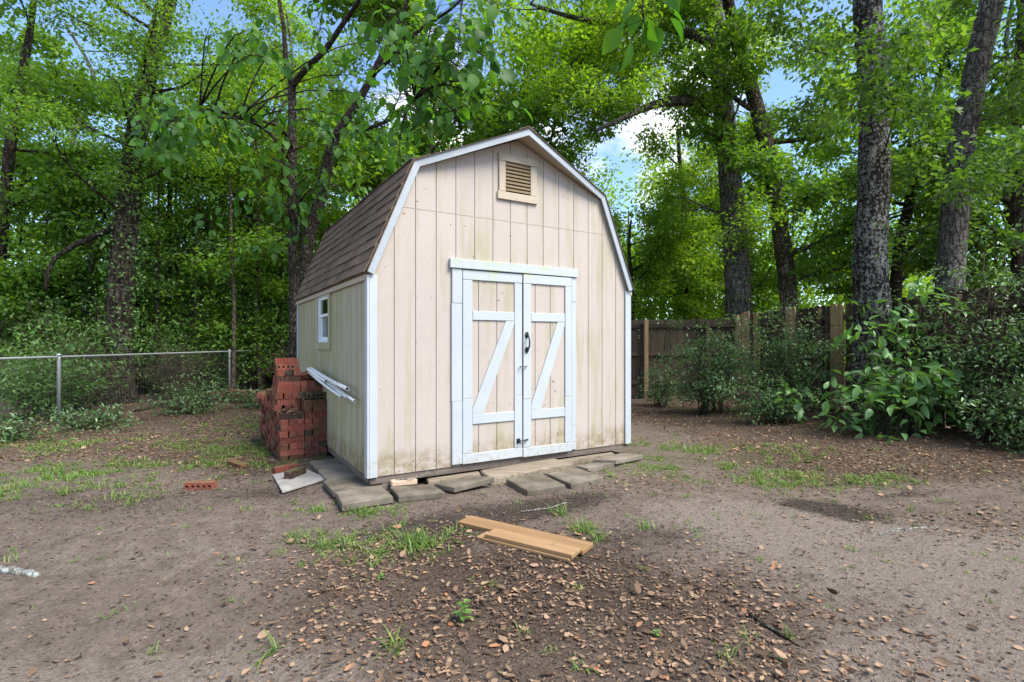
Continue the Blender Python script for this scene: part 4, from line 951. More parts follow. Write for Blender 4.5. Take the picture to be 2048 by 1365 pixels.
t.random_limbs(11, 3.4, 10.6, 1.4, 3.0, el=(-.1, .6), rmax=.04); t.vines(1.4, 6, 700, .08, .10, 'leaf_mid'); t.done(34, .42, .10, keep=opening)
t = Tree('leaning_tree', 'brown trunk leaning left behind the corner of the wooden fences', px_path([(1592, 790, 40), (1578, 600, 34), (1562, 470, 32), (1540, 330, 30), (1515, 220, 28), (1480, 100, 24), (1455, 0, 22), (1430, -120, 16), (1415, -220, 8)], 13.2), 'bark_brown', 'leaf_mid', 3)
t.random_limbs(15, 2.6, 11.5, 1.4, 3.2, el=(-.2, .6)); t.vines(1.4, 5.0, 250, .08, .08, 'leaf_mid'); t.done(34, .42, .10, keep=opening)
t = Tree('grey_tree', 'big pale grey trunk leaning right, near the right edge', px_path([(1888, 850, 54), (1900, 560, 48), (1912, 400, 46), (1922, 300, 43), (1945, 180, 41), (1965, 80, 42), (1985, 0, 40), (2010, -150, 34), (2030, -300, 22)], 10.5), 'bark_grey', 'leaf_oak', 4, sides=18)
t.random_limbs(5, 8.6, 10.5, 1.6, 3.2, el=(-.1, .5)); t.random_limbs(9, 3.6, 8.5, 1.2, 2.8, el=(-.3, .4), rmax=.018); t.done(28, .42, .09)
t = Tree('slim_tree', 'slim dark tree leaning right between the two big right trunks', px_path([(1786, 760, 24), (1795, 520, 20), (1815, 420, 18), (1840, 320, 16), (1862, 250, 14), (1880, 150, 10), (1900, 60, 6)], 16), 'bark_dark', 'leaf_mid', 5)
t.random_limbs(11, 2.8, 9.5, 1.2, 2.8); t.done(34, .45, .11)
t = Tree('edge_tree', 'furrowed trunk cut by the right edge of the picture', px_path([(2046, 790, 40), (2044, 500, 34), (2038, 310, 30), (2045, 100, 24), (2052, -80, 14)], 13), 'bark_brown', 'leaf_oak', 6)
t.random_limbs(12, 2.5, 9.5, 1.4, 3.0, el=(-.3, .5)); t.done(34, .42, .10)
for rows, Y, sd, lb in (([(1379, 760, 14), (1375, 600, 13), (1368, 420, 12), (1360, 330, 9), (1355, 260, 6)], 17, 7, 'slender dark sapling just right of the shed, left of a pair'), ([(1397, 760, 12), (1393, 600, 10), (1385, 470, 9), (1378, 400, 6)], 18, 8, 'thinner sapling just right of the shed, right of a pair'), ([(1262, 760, 10), (1266, 600, 8), (1258, 500, 7), (1262, 440, 4)], 15.5, 9, 'thin sapling showing close to the right shed corner')):
    t = Tree('sapling', lb, px_path(rows, Y), 'bark_dark', 'leaf_bright', sd, group='saplings right of the shed', sides=8); t.random_limbs(13, 1.2, t.path[-1][0].z - .2, .8, 1.9); t.done(30, .42, .11)
# left side
t = Tree('vine_tree', 'tall dark leaning trunk wrapped in vines behind the chain fence', px_path([(228, 842, 66), (234, 760, 56), (238, 620, 47), (250, 480, 43), (268, 300, 37), (300, 130, 33), (335, 0, 30), (365, -130, 30), (390, -260, 18)], 11.2), 'bark_dark', 'leaf_mid', 21, sides=18)
lp = smooth_path(px_path([(250, 440, 14), (200, 468, 12), (150, 490, 11), (110, 515, 9), (95, 545, 8), (92, 580, 6)], 11.1, 10.6)); lb_ = MB(); lb_.tube([p - t.base for p, r in lp], [r for p, r in lp], 7); lb_.build('limb', t.bark, t.root)
t.random_limbs(13, 3.6, 9.0, 1.4, 2.8, el=(-.2, .6), rmax=.04); t.vines(1.2, 7.5, 2200, .07, .16, 'leaf_dark'); t.vines(4, 9.5, 800, .08, .25, 'leaf_mid'); t.done(32, .40, .085)
LS = [([(-24, 800, 28), (0, 500, 22), (10, 400, 20), (22, 280, 18), (45, 150, 16), (60, 60, 12), (75, -60, 8)], 12, 'slim crooked trunk at the left edge', 13, (2, 8.6), 'leaf_mid'),
      ([(150, 800, 17), (140, 620, 14), (130, 480, 11), (126, 400, 6)], 13, 'short dark trunk left of the vine covered tree', 10, (1.2, 4.6), 'leaf_mid'),
      ([(335, 790, 17), (336, 600, 14), (338, 470, 10), (340, 350, 6)], 14.5, 'straight slim trunk right of the vine covered tree', 11, (2, 6.5), 'leaf_bright'),
      ([(441, 780, 15), (441, 560, 14), (445, 400, 10), (450, 280, 6)], 16, 'slim straight trunk midway between vine tree and shed', 11, (2.4, 7), 'leaf_bright'),
      ([(480, 790, 19), (492, 560, 15), (505, 420, 11), (515, 300, 6)], 15, 'slim trunk above the second chain fence post', 11, (2.2, 7), 'leaf_bright'),
      ([(272, 800, 32), (268, 640, 26), (262, 560, 22), (275, 420, 18), (285, 300, 10)], 13.5, 'dark trunk half hidden behind the vine covered tree', 11, (1.5, 6.2), 'leaf_dark'),
      ([(545, 780, 17), (540, 560, 15), (528, 380, 11), (520, 250, 7)], 17, 'slim trunk left of the large leaved tree by the shed', 11, (2.5, 8), 'leaf_bright')]
for i, (rows, Y, lb, nl, zr, lm) in enumerate(LS):
    t = Tree('woodland_tree', lb, px_path(rows, Y), 'bark_dark', lm, 30 + i, group='slim trees behind the chain fence', sides=10)
    t.random_limbs(nl, zr[0], zr[1], 1.0, 2.5, el=(-.25, .5)); t.done(32, .42, .095)
for i, (x, yb, tops, Y) in enumerate(((312, 780, (318, 330), 13.0), (362, 780, (352, 300), 14.0), (392, 780, (402, 260), 13.4), (415, 780, (418, 420), 15.0), (466, 780, (458, 330), 13.0), (520, 770, (508, 200), 14.0), (556, 770, (565, 260), 15.0), (196, 790, (180, 360), 12.4), (80, 790, (95, 420), 12.0), (30, 790, (48, 330), 13.0))):
    t = Tree('thin_sapling', 'thin bare stemmed sapling in the thicket behind the chain fence', px_path([(x, yb, 9), (x + (tops[0] - x) * .3 + 5 * math.sin(i * 2.1), yb - 160, 8), ((x + tops[0]) / 2 - 5 * math.sin(i), (yb + tops[1]) / 2, 7), (tops[0], tops[1], 3)], Y), 'twig' if i % 3 else 'bark_dark', 'leaf_mid', 90 + i, group='thin bare stemmed saplings in the thicket', sides=6)
    t.random_limbs(7, 2.2, t.path[-1][0].z - .1, .6, 1.5, rmax=.013, el=(-.3, .6), sub=4); t.done(12, .4, .085)
# background trees behind the shed roof and further back
for i, (x, y, h, r_, lb, lm, z0) in enumerate(((-1.2, 16.5, 8.5, .13, 'bright tree rising right behind the shed peak', 'leaf_bright', 3.0), (1.6, 17.5, 8.0, .12, 'bright leafy tree right of the shed roof', 'leaf_bright', 2.6), (-4.6, 18.5, 8.8, .13, 'bright tree behind the left roof slope', 'leaf_bright', 2.4),
                                               (-13.0, 16.0, 11.0, .16, 'leafy tree deep in the wood at far left', 'leaf_mid', 1.8), (-9.4, 19.5, 12.0, .16, 'leafy tree deep in the wood behind the vine tree', 'leaf_bright', 1.8), (11.6, 17.0, 12.0, .17, 'leafy tree deep behind the right fence', 'leaf_bright', 1.8), (8.6, 18.8, 8.5, .15, 'leafy tree behind the two big right trunks', 'leaf_bright', 2.0),
                                               (14.2, 15.0, 11.5, .17, 'leafy tree beyond the right edge trunk', 'leaf_mid', 1.6), (-6.2, 14.6, 10.6, .10, 'fine leaved tall tree above the second chain fence post', 'leaf_bright', 4.2), (1.3, 15.6, 10.8, .08, 'sparse fine leaved tree whose crown tops the right roof slope', 'leaf_bright', 7.6), (-2.6, 14.2, 10.2, .10, 'fine leaved tall tree over the left half of the shed roof', 'leaf_mid', 4.4))):
    rg = random.Random(60 + i); pts = [(Vector((x + rg.uniform(-.12, .12) * k, y, h * k / 6.0)), r_ * (1 - .13 * k)) for k in range(7)]
    t = Tree('background_tree', lb, pts, 'bark_grey', lm, 60 + i, sides=8); t.random_limbs(17, z0, h - .6, 1.5, 3.0, el=(-.1, .6), sub=7); t.done(34, .48, .12, keep=opening)
# large-leaved trees beside the shed
BIGC = [(300, 255, 6.9, .26, 26), (350, 235, 6.8, .28, 26), (400, 215, 6.9, .3, 22), (430, 260, 7.0, .3, 24), (330, 280, 7.0, .26, 18), (480, 250, 7.4, .32, 20), (520, 215, 7.8, .3, 18), (410, 80, 6.6, .2, 5), (470, 70, 6.4, .25, 10), (500, 110, 6.6, .28, 14), (520, 60, 6.8, .3, 12), (545, 100, 7.4, .3, 14),
        (620, 240, 8.2, .4, 20), (680, 300, 8.4, .4, 20), (560, 300, 8.0, .4, 18), (720, 250, 7.8, .4, 22), (760, 200, 7.2, .4, 22), (700, 150, 7.6, .4, 20), (640, 60, 7.8, .4, 18), (740, 80, 7.2, .4, 20), (540, 350, 8.3, .4, 18), (640, 390, 8.9, .4, 18), (580, 420, 8.8, .4, 20), (700, 380, 8.9, .4, 16), (500, 390, 8.4, .35, 16), (440, 430, 8.3, .3, 12), (560, 480, 9.2, .4, 14), (640, 340, 8.6, .4, 18)]
BIGR = [(800, 30, 5.4, .34, 26), (860, 60, 5.2, .34, 26), (920, 40, 5.0, .32, 26), (840, 130, 5.4, .34, 24), (900, 120, 5.2, .32, 24), (950, 100, 5.0, .26, 18), (985, 20, 4.8, .24, 12), (870, 200, 5.4, .28, 20), (930, 180, 5.2, .26, 16), (800, 190, 5.8, .32, 18), (850, 240, 5.6, .22, 12), (980, 170, 5.2, .2, 8), (780, 110, 6.0, .36, 20), (905, 220, 5.4, .2, 8), (760, 260, 6.4, .3, 12), (800, 280, 6.2, .25, 10)]
def big_leaf_tree(name, label, path, forks, clumps, seed, L_=.165):
    clumps = [(x, y, Y, r_ * 1.1, int(n * 1.25)) for x, y, Y, r_, n in clumps]
    t = Tree(name, label, path, 'bark_smooth', 'leaf_big', seed, sides=12); limbs = []
    for rows, Y, Ye in forks:
        q = smooth_path(px_path(rows, Y, Ye), .15); lb_ = MB(); lb_.tube([p - t.base for p, r in q], [r for p, r in q], 8); lb_.build('limb', t.bark, t.root); limbs += [p - t.base for p, r in q]
    trunkp = [p for p, r in t.path if p.z > 1.8] + limbs; P, D, N, LL = [], [], [], []; rg = t.rg
    for (x, y, Y, rad, n) in clumps:
        c = at(x, y, Y) - t.base; src = min(trunkp, key=lambda p: (p - c).length + .8 * max(0, p.z - c.z)); mid = src.lerp(c, .5) + Vector((rg.uniform(-.1, .1), rg.uniform(-.1, .1), .22 * (c - src).length))
        pts = [src.lerp(mid, k / 4).lerp(mid.lerp(c, k / 4), k / 4) for k in range(5)]; tail = c + (c - mid).normalized() * rad * .9 + Vector((0, 0, -.1)); pts.append(tail)
        t.tw.tube(pts, [.014, .012, .010, .008, .006, .003], 6)
        for k in range(n):
            s_ = rg.random(); base = pts[3].lerp(pts[4], s_) if k % 2 else pts[4].lerp(tail, s_); off = Vector((rg.gauss(0, 1), rg.gauss(0, 1), rg.gauss(0, .6))) * rad * .55; p = base + off
            t.tw.tube([base, base + off * .6 + Vector((0, 0, .02)), p], [.003, .0025, .002], 3, caps=False)
            P.append(p); dd = off.normalized() * .7 + Vector((rg.uniform(-.5, .5), rg.uniform(-.5, .5), -.55 - .5 * rg.random())); D.append(dd); N.append((rg.gauss(0, .5), rg.gauss(-.35, .5), .75)); LL.append(L_ * rg.uniform(.6, 1.2))
    tag(t.tw.build('branches', 'bark_smooth', t.root), kind='stuff'); LL = np.array(LL); n = len(LL)
    leaves('crown', T_BIG, np.array([tuple(p) for p in P]), np.array([tuple(d) for d in D]), np.array(N), LL, LL * t.rng.uniform(.62, .78, n), t.rng.random(n), 'leaf_big', t.root)
big_leaf_tree('large_leaf_tree', 'young tree with big drooping leaves and forked dark trunk beside the shed', px_path([(588, 842, 21), (588, 600, 19), (584, 400, 18), (585, 300, 17), (584, 172, 15)], 9.2),
              [([(584, 172, 14), (612, 138, 13), (650, 100, 12), (690, 42, 10), (720, 0, 9), (765, -80, 7), (800, -190, 5)], 9.2, 7.6), ([(584, 172, 12), (572, 125, 11), (568, 60, 9), (558, 0, 8), (545, -90, 5)], 9.2, 9.0),
               ([(585, 330, 7), (540, 268, 6), (480, 235, 5), (400, 215, 4)], 9.2, 7.0), ([(586, 300, 7), (560, 255, 6), (500, 240, 5), (430, 235, 4), (340, 240, 3)], 9.2, 7.0)], BIGC, 41)
big_leaf_tree('large_leaf_tree', 'second big leaved tree whose curved trunk leans right above the shed roof', px_path([(608, 842, 30), (612, 520, 26), (640, 400, 24), (655, 330, 22), (672, 270, 18), (710, 215, 16), (745, 150, 14), (775, 90, 12), (800, 40, 9), (830, -40, 6)], 9.9, 8.6),
              [([(745, 150, 9), (790, 110, 8), (840, 60, 7), (900, 20, 6), (960, -40, 4)], 8.9, 5.2), ([(672, 270, 10), (720, 262, 8), (780, 240, 6), (830, 200, 4)], 9.2, 6.0)], BIGR, 42, .155)
# overhanging leafy branch at the top of the picture
def hanging_branch():
    rg = random.Random(77); base = at(1330, -420, 3.9); root = tag(empty('leafy_branch', base), 'big leaved branch tip hanging into the top right of centre', 'branch'); b = MB(); rng = np.random.default_rng(7)
    main = [at(1330, -420, 3.9), at(1310, -220, 3.8), at(1290, -60, 3.7), at(1285, 20, 3.6), at(1290, 60, 3.55)]; b.tube([p - base for p in main], [.016, .013, .009, .006, .003], 7); P, D, N, L_ = [], [], [], []
    for k in range(22):
        s_ = .45 + .55 * rg.random(); i = min(int(s_ * 4), 3); p = main[i].lerp(main[i + 1], s_ * 4 - i) - base; off = Vector((rg.uniform(-.22, .22), rg.uniform(-.2, .2), rg.uniform(-.05, .1))); b.tube([p, p + off], [.003, .002], 3)
        P.append(tuple(p + off)); D.append((off.x * 3 + rg.uniform(-.4, .4), off.y * 2, -.8)); N.append((rg.gauss(0, .5), -.6 + rg.gauss(0, .4), .6)); L_.append(rg.uniform(.13, .21))
    b.build('stem', 'bark_smooth', root); L_ = np.array(L_); leaves('foliage', T_BIG, np.array(P), np.array(D), np.array(N), L_, L_ * .68, rng.random(len(L_)), 'leaf_big', root)
hanging_branch()

# ------------------------------------------------------------------ shrubs
def shrub(name, label, c, size, n_stem, n_leaf, L_, mat, seed, T=T_SMALL, asp=.42, group=None, stem='twig', hang=0.0, clump=.22, n_per=26, up=.9):
    rg = random.Random(seed); rng = np.random.default_rng(seed); z0 = ghf(c[0], c[1]); root = tag(empty(name, (c[0], c[1], z0)), label, 'shrub', group); b = MB(); C = []
    sx, sy, sz = size
    for k in range(n_stem):
        a = rg.uniform(0, 2 * math.pi); e = rg.uniform(.2, 1.0); tip = Vector((math.cos(a) * sx * e, math.sin(a) * sy * e, sz * rg.uniform(.45, 1.0) * (1.1 - .45 * e)))
        p = Vector((rg.uniform(-.2, .2) * sx, rg.uniform(-.2, .2) * sy, -.03)); pts = [p]
        for j in range(1, 7):
            t = j / 6; pts.append(Vector((p.x + (tip.x - p.x) * t ** 1.5, p.y + (tip.y - p.y) * t ** 1.5, tip.z * (t ** .75) - hang * t * t)) + Vector((rg.uniform(-.05, .05), rg.uniform(-.05, .05), rg.uniform(-.03, .03))))
        b.tube(pts, [.011, .010, .008, .007, .005, .004, .002], 5)
        for j in range(2, 7):
            for w_ in range(2):
                q = pts[j] + Vector((rg.gauss(0, 1), rg.gauss(0, 1), rg.gauss(0, .7))) * .16 * (sx + sz) * .5; b.tube([pts[j], pts[j].lerp(q, .5) + Vector((0, 0, .02)), q], [.004, .003, .0015], 4); C.append(tuple(q))
    tag(b.build('stems', stem, root), kind='stuff'); C = np.array(C); C[:, 2] = np.maximum(C[:, 2], .06)
    if len(C) * n_per > n_leaf * 1.5: C = C[rng.permutation(len(C))[:max(1, int(n_leaf / n_per))]]
    A_ = list(spray(rng, C, n_per, clump * rng.uniform(.7, 1.3, len(C)), .55, L_, asp, .2, up)); A_[0][:, 2] = np.maximum(A_[0][:, 2], .02)
    leaves('foliage', T, *A_, mat, root); return root
shrub('privet_shrub', 'wide small leaved shrub nearest the right shed corner', (3.55, 9.4), (1.15, .7, 1.75), 32, 4200, .066, 'leaf_privet', 101)
shrub('privet_shrub', 'small leaved shrub reaching the fence top left of the lichen trunk', (4.75, 9.0), (.85, .6, 2.15), 28, 3500, .066, 'leaf_privet', 102)
shrub('privet_shrub', 'low small leaved shrub spreading over leaves below the tan fence boards', (4.05, 8.1), (.95, .5, .75), 16, 2000, .06, 'leaf_privet', 103)
shrub('broadleaf_shrub', 'broad leaved light green shrub before the right fence', (5.0, 6.75), (1.05, .75, 1.75), 22, 620, .155, 'leaf_bigshrub', 104, T_BIG, .5, hang=.25, clump=.22, n_per=7, up=1.2)
shrub('broadleaf_shrub', 'tall arching broad leaved shrub behind the light green one', (5.55, 7.3), (1.1, .6, 2.35), 16, 420, .17, 'leaf_bigshrub', 105, T_BIG, .48, hang=.2, clump=.25, n_per=7, up=1.2)
shrub('privet_shrub', 'dense small leaved shrub filling the right edge below the fence top', (5.75, 6.35), (.9, .7, 2.3), 36, 4600, .062, 'leaf_privet', 106)
shrub('privet_shrub', 'low dark shrub at the right edge by the leaf litter', (5.7, 5.75), (.75, .5, .85), 18, 2200, .058, 'leaf_privet', 107)
shrub('broadleaf_shrub', 'small upright plant with few pale round leaves among the privet', (4.15, 7.9), (.25, .2, .75), 5, 45, .13, 'leaf_bigshrub', 108, T_BIG, .75, n_per=3, clump=.12)
shrub('fern_shrub', 'low leafy seedling at the foot of the lichen trunk', (4.55, 6.85), (.35, .3, .45), 7, 45, .13, 'leaf_bigshrub', 109, T_BIG, .45, n_per=3, clump=.15)
shrub('bramble', 'thin bramble against the shed at the back fence corner', (3.0, 10.6), (.5, .5, .8), 12, 1200, .055, 'leaf_privet', 110)
LSH = [((-9.2, 10.6), (1.5, 1.0, 2.3), 'tall dark bush left of the vine tree behind the fence'), ((-8.2, 13.2), (1.4, 1.2, 2.2), 'dark bush just right of the vine tree behind the fence'), ((-7.6, 16.0), (1.6, 1.3, 2.4), 'dark bush behind the fence midway between vine tree and second post'),
       ((-9.8, 14.5), (1.5, 1.2, 2.6), 'dark bush hidden in shade behind the vine tree'), ((-6.0, 17.5), (1.6, 1.2, 2.2), 'dark bush behind the second chain fence post'), ((-10.8, 12.0), (1.4, 1.2, 2.6), 'big dark bush at the left edge behind the fence'),
       ((-11.5, 16.5), (1.8, 1.5, 2.8), 'deepest dark bush in the thicket at left'), ((-8.0, 8.9), (.7, .9, 1.3), 'low dark bush right behind the first chain fence post'), ((-4.7, 16.0), (1.3, 1.0, 1.9), 'dark bush seen between chain fence and brick stack')]
for i, (c, sz, lm) in enumerate(LSH):
    shrub('understorey_shrub', lm, c, sz, 26, 4200, .085, 'leaf_dark', 120 + i, group='dark bushes in the thicket behind the chain fence', clump=.3)
for i, (px_, Y, h, lb) in enumerate(((335, 14.0, 3.9, 'leafy young tree low between the vine tree and the slim trunks'), (415, 13.6, 3.4, 'leafy young tree midway along the chain fence'), (505, 14.2, 3.6, 'leafy young tree above the second chain fence post'), (560, 15.4, 4.2, 'leafy young tree touching the back of the shed'), (70, 12.2, 3.6, 'leafy young tree at the left edge above the fence'), (170, 12.8, 3.2, 'leafy young tree just left of the vine tree'))):
    shrub('young_tree', lb, ((px_ - 1024) / FPX * Y, Y), (1.25, 1.1, h), 24, 2600, .105, 'leaf_mid', 170 + i, asp=.6, group='leafy young trees in the thicket', clump=.42, n_per=14)
for i, (c, sz, lb) in enumerate((((-8.3, 10.0), (1.0, .9, 1.5), 'tangle of bare stems at the foot of the vine tree'), ((-7.7, 12.0), (.9, .9, 1.5), 'tangle of bare stems behind the middle of the chain fence'), ((-7.4, 14.4), (.9, 1.0, 1.6), 'tangle of bare stems behind the second chain fence post'), ((-5.4, 13.4), (1.0, .9, 1.5), 'tangle of bare stems between second fence post and brick stack'))):
    shrub('brush', lb, c, sz, 60, 500, .06, 'leaf_dark', 140 + i, group='tangles of bare stems behind the chain fence', clump=.3, n_per=8)
for i, (c, sz, lb) in enumerate((((-6.5, 8.0), (.9, .5, .3), 'low ground plants at the foot of the left fence post'), ((-5.9, 9.6), (.8, .5, .42), 'low leafy plants between the two chain fence posts'), ((-6.9, 7.0), (.7, .5, .3), 'low ground plants at the left edge under the fence'), ((-5.0, 10.6), (.6, .5, .35), 'low leafy plants in front of the low old brick stack'), ((-6.3, 10.6), (.6, .5, .6), 'knee high shrub left of the low old brick stack'))):
    shrub('ground_plant', lb, c, (sz[0] * 1.35, sz[1] * 1.5, sz[2]), 26, 900, .07, 'leaf_privet', 150 + i, clump=.2, n_per=9)

# ------------------------------------------------------------------ far woods, seen as one mass
def far_woods():
    rng = np.random.default_rng(9); n = 3900; X = rng.uniform(-32, 32, n); Y = rng.uniform(25, 33, n); Z = rng.random(n) ** 1.25 * 14.5
    top = 8.0 + 6.5 * fbm(X * .16 + 40, Y * .1, 31, 3) + np.where(np.abs(X - 5.5) < 2.0, -2.0, 0); dens = fbm(X * .45, Z * .45 + 9, 33, 3)
    k = (Z < top) & (dens + (1 - Z / 13) * .30 > .47); C = np.stack([X, Y, Z], 1)[k]; C = C[opening(C)]
    n2 = 1000; X2 = np.where(rng.random(n2) < .6, rng.uniform(-19, -3, n2), rng.uniform(4, 16, n2)); C2 = np.stack([X2, rng.uniform(19.5, 23.5, n2), .2 + 5.2 * rng.random(n2) ** 1.2], 1); C = np.concatenate([C, C2[fbm(X2 * .6, C2[:, 2] * .7, 35, 3) > .44]])
    o = leaves('far_woods', T_SMALL, *spray(rng, C, 46, 1.15 * rng.uniform(.7, 1.3, len(C)), .6, .24, .6), 'leaf_bright'); tag(o, 'bright green far wood behind the fences', 'woods', kind='stuff')
    b = MB(); rg = random.Random(3)
    for i in range(46):
        x, y = rg.uniform(-30, 30), rg.uniform(22, 32); h = rg.uniform(5, 8); l = rg.uniform(-.5, .5); b.tube([(x, y, -.2), (x + l * .4, y, h * .5), (x + l, y, h)], [rg.uniform(.08, .2), .09, .03], 7)
    tag(b.build('far_trunks', 'bark_dark'), 'slim trunks far back in the wood', 'trunks', kind='stuff')
far_woods()

# ------------------------------------------------------------------ litter, debris, grass, weeds
def inside_shed(x, y):
    dx, dy = x - SX, y - SY; u = dx * math.cos(TH) + dy * math.sin(TH); v = -dx * math.sin(TH) + dy * math.cos(TH)
    return ((u > -.02) & (u < SW + .02) & (v > .0) & (v < SL)) | ((u > -.56) & (u < 0) & (v > 1.62) & (v < 3.2))
def scatter(rng, n, fn, box, p=1.0):
    x = rng.uniform(box[0], box[1], n); y = box[2] + (box[3] - box[2]) * rng.random(n) ** p; k = (rng.random(n) < fn(x, y)) & ~inside_shed(x, y); x, y = x[k], y[k]; return x, y, gh(x, y)
def flat_frames(rng, n, tilt=.35):
    t = rng.uniform(0, 2 * math.pi, n); D = np.stack([np.cos(t), np.sin(t), rng.normal(size=n) * tilt * .5], 1); N = np.stack([rng.normal(size=n) * tilt, rng.normal(size=n) * tilt, np.ones(n)], 1); return D, N
rng = np.random.default_rng(50)
def lit(x, y):
    m_ = m_litter(x, y); nz_ = .55 * fbm(x * 2.2, y * 2.2, 77, 3) + .45 * fbm(x * 7, y * 7, 79, 2); return np.clip(m_ * sstep(nz_, .28, .56) * 1.3 + .035, 0, 1)
x, y, z = scatter(rng, 145000, lit, (-8, 7.5, 1.3, 11), 1.3); n = len(x); D, N = flat_frames(rng, n, .20); L_ = .012 + .042 * rng.beta(1.3, 2.8, n)
tag(leaves('fallen_leaves', T_DEAD, np.stack([x, y, z + .003 + rng.random(n) * .008], 1), D, N, L_, L_ * rng.uniform(.4, .95, n), np.clip(rng.beta(1.7, 1.5, n) * .97 + (rng.random(n) < .02) * .3, 0, 1), 'dead_leaf', zs=rng.uniform(-.9, 1.2, n)), 'brown dead leaves littering the yard', 'leaves', kind='stuff')
x, y, z = scatter(rng, 13000, lit, (-8, 7.5, 1.3, 11), 1.3); n = len(x); D, N = flat_frames(rng, n, .5); L_ = .024 + .045 * rng.beta(1.3, 2.4, n)
tag(leaves('fallen_leaves', T_CURL, np.stack([x, y, z + .012 + rng.random(n) * .01], 1), D, N, L_, L_ * rng.uniform(.45, .95, n), np.clip(rng.beta(1.5, 1.4, n) * .96, 0, 1), 'dead_leaf', zs=rng.uniform(-.5, 1.1, n)), 'larger curled brown leaves lying over the litter', 'leaves', kind='stuff')
def crumb(x, y): return np.clip(.35 + .5 * m_dark(x, y), 0, 1)
x, y, z = scatter(rng, 22000, crumb, (-4.0, 4.4, 1.3, 5.4), 1.4); n = len(x); D, N = flat_frames(rng, n, .5); L_ = .004 + .014 * rng.random(n) ** 3
tag(leaves('soil_crumbs', T_CLOD, np.stack([x, y, z + .003], 1), D, N, L_, L_ * rng.uniform(.6, 1, n), rng.random(n) ** 1.3, 'soil_crumb'), 'small crumbs of soil and grit on the dirt', 'soil', kind='stuff')
def deb(x, y): return np.clip(.16 + .8 * m_dark(x, y) + .35 * m_litter(x, y) - .1 * m_sand(x, y), .05, 1)
x, y, z = scatter(rng, 110000, deb, (-4.2, 4.6, 1.3, 6.2), 1.3); n = len(x); D, N = flat_frames(rng, n, .06); L_ = .006 + .034 * rng.random(n) ** 2
tag(leaves('ground_debris', T_SMALL, np.stack([x, y, z + .005], 1), D, N, L_, np.minimum(L_ * .3, .005) + .001, rng.random(n), 'debris'), 'dark shredded bark and twig crumbs on the dirt', 'debris', kind='stuff')
x, y, z = scatter(rng, 9000, deb, (-4.2, 4.6, 1.3, 6.2), 1.3); n = len(x); D, N = flat_frames(rng, n, .04); L_ = rng.uniform(.03, .09, n)
tag(leaves('pine_needles', T_SMALL, np.stack([x, y, z + .010], 1), D, N, L_, np.full(n, .0018), .5 + .5 * rng.random(n), 'debris', zs=np.full(n, .1)), 'thin brown needles and straw on the dirt', 'needles', kind='stuff')
def gr(x, y): return np.clip(1.2 * m_grass(x, y) * sstep(fbm(x * 3.1, y * 3.1, 91, 3), .34, .60) - .03, 0, 1)
x, y, z = scatter(rng, 80000, gr, (-7.4, 6.2, 1.6, 10.5)); nt = len(x); nbld = 7; idx = np.repeat(np.arange(nt), nbld); n = len(idx)
D = rng.normal(size=(n, 3)) * .75; D[:, 2] = np.abs(D[:, 2]) * .5 + .55; N = np.stack([-D[:, 0], -D[:, 1], np.ones(n) * .8], 1); L_ = (.026 + .065 * rng.random(nt) ** 1.7)[idx] * rng.uniform(.5, 1.2, n)
P = np.stack([x[idx], y[idx], z[idx] - .002], 1); P[:, :2] += rng.normal(size=(n, 2)) * .018
tag(leaves('grass', T_BLADE, P, D, N, L_, (.0035 + .0035 * rng.random(n)) * (1 + .06 * P[:, 1]), np.clip(rng.random(nt)[idx] * .6 + rng.random(n) * .4, 0, 1), 'grass_blade', zs=rng.uniform(.3, 2.2, n)), 'thin green grass sprouting through the dirt', 'grass', kind='stuff')
def tuft(px_, py_, r_, n, h, label, seed):
    rg = np.random.default_rng(seed); Y = FPX * CAMH / (py_ - CY); X = (px_ - 1024) / FPX * Y; D = rg.normal(size=(n, 3)) * .8; D[:, 2] = np.abs(D[:, 2]) * .5 + .5; P = np.zeros((n, 3)); P[:, :2] = rg.normal(size=(n, 2)) * r_ * .5
    L2 = h * rg.uniform(.4, 1.15, n); o = leaves('grass_tuft', T_BLADE, P, D, np.stack([-D[:, 0], -D[:, 1], np.ones(n) * .8], 1), L2, .005 + .003 * rg.random(n), rg.random(n) * .85, 'grass_blade', zs=rg.uniform(.4, 2.2, n)); o.location = (X, Y, ghf(X, Y)); tag(o, label, 'grass tuft', 'grass tufts')
tuft(832, 1088, .13, 220, .13, 'fullest bright grass tuft left of the new boards', 1); tuft(722, 1022, .06, 50, .11, 'grass tuft before the mossy corner paver', 2); tuft(1120, 1030, .05, 36, .13, 'taller grass tuft just behind the long new board', 3); tuft(1160, 1062, .09, 70, .12, 'spreading grass tuft behind the right end of the boards', 4)
tuft(655, 1085, .10, 90, .09, 'low grass tuft far left of the boards', 5); tuft(590, 1075, .09, 60, .09, 'leftmost low grass tuft below the grey flat board', 6); tuft(640, 1020, .06, 40, .10, 'grass tuft left of the mossy corner paver', 7); tuft(545, 1300, .03, 14, .16, 'thin tall grass tuft on the sand at bottom left', 8); tuft(790, 1300, .05, 22, .11, 'thin grass tuft near the bottom centre', 9); tuft(1200, 1080, .06, 40, .1, 'small grass tuft at the right end of the boards', 10); tuft(150, 940, .03, 14, .25, 'tall thin grass tuft in the left leaf litter', 11); tuft(1290, 1060, .05, 26, .09, 'small grass tuft right of the boards on dark soil', 12)
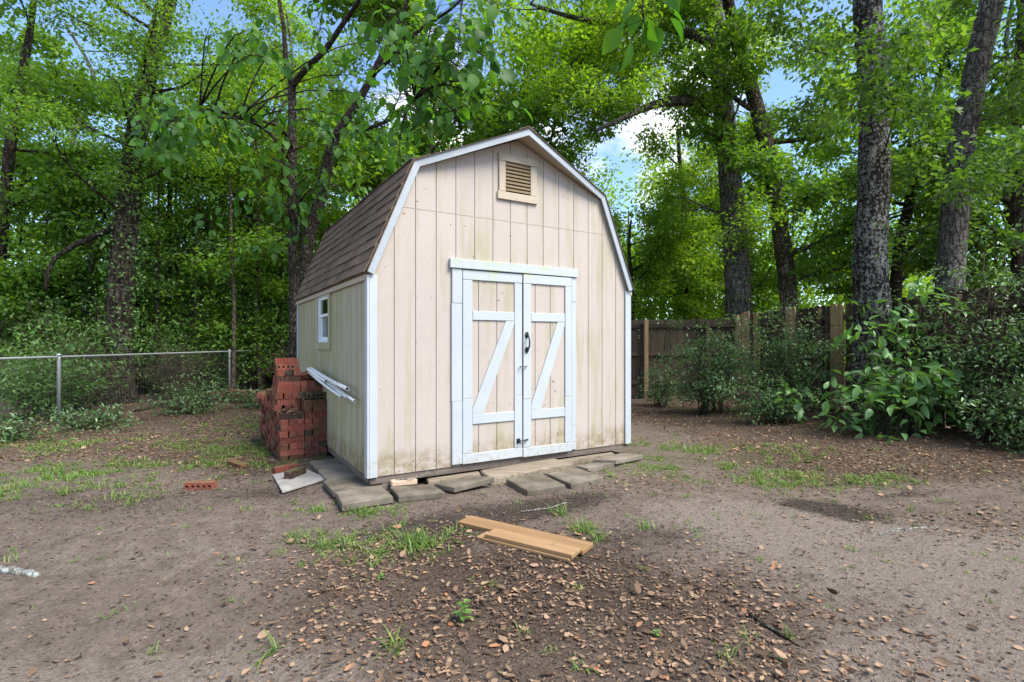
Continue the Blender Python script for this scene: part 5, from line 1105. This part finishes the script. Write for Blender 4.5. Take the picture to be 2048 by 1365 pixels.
def weed(px_, py_, n, L_, h, label, seed):
    rg = random.Random(seed); Y = FPX * CAMH / (py_ - CY); X = (px_ - 1024) / FPX * Y; root = tag(empty('weed', (X, Y, ghf(X, Y))), label, 'weed', 'small weeds'); b = MB(); P, D, N, LL = [], [], [], []
    b.tube([(0, 0, -.01), (.01, 0, h * .5), (.015, .01, h)], [.003, .0025, .0015], 5)
    for k in range(n):
        t = k / max(n - 1, 1); a = k * 2.4; P.append((.012 * t, 0, h * (.2 + .8 * t))); D.append((math.cos(a), math.sin(a), .15 + .3 * t)); N.append((rg.gauss(0, .2), rg.gauss(0, .2), 1)); LL.append(L_ * (1.15 - .5 * t))
    b.build('stem', 'weed_leaf', root); LL = np.array(LL); leaves('foliage', T_MID, np.array(P), np.array(D), np.array(N), LL, LL * .5, np.random.default_rng(seed).random(n), 'weed_leaf', root)
weed(925, 1240, 14, .055, .10, 'bright leafy weed in the leaf litter below the boards', 1); weed(1310, 1275, 6, .03, .03, 'tiny weed rosette in the leaves at right of centre bottom', 2); weed(758, 1160, 7, .035, .03, 'small weed left of the leaf litter below the grass tuft', 3); weed(685, 940, 6, .035, .06, 'seedling growing on the side pavers', 4); weed(715, 962, 6, .028, .04, 'seedling on the corner paver near the shed', 5)
weed(998, 972, 5, .025, .03, 'seedling right of the tilted paver', 6); weed(1220, 955, 6, .05, .04, 'dark leafy sprig right of the clean square paver', 7); weed(965, 990, 5, .025, .03, 'seedling in front of the tilted paver', 8); weed(1105, 1105, 5, .03, .05, 'feathery seedling in front of the new boards', 9)
# leaves caught on the brick stack
x = rng.uniform(0, 1, 420); cu = rng.choice(4, 420, p=[.45, .2, .2, .15]); pos = []
for a, k in zip(rng.random((420, 2)), cu):
    u0, u1, v0, v1, zz = ((-.24, -.02, .28, .95, 13 * CH), (-.48, -.34, .02, .2, 8 * CH), (-.45, -.3, .75, 1.1, 11 * CH), (-.3, -.02, .05, .2, 10 * CH))[k]; q = sp(-.0 + u0 + (u1 - u0) * a[0], 1.68 + v0 + (v1 - v0) * a[1], zz + rng.random() * (.05 if k == 0 else .012)); pos.append(tuple(q))
D, N = flat_frames(rng, 420, .6); L_ = rng.uniform(.03, .07, 420)
tag(leaves('fallen_leaves', T_DEAD, np.array(pos), D, N, L_, L_ * .6, rng.beta(2.5, 2, 420) * .95, 'dead_leaf'), 'dry brown leaves caught on top of the brick stack', 'leaves', kind='stuff')
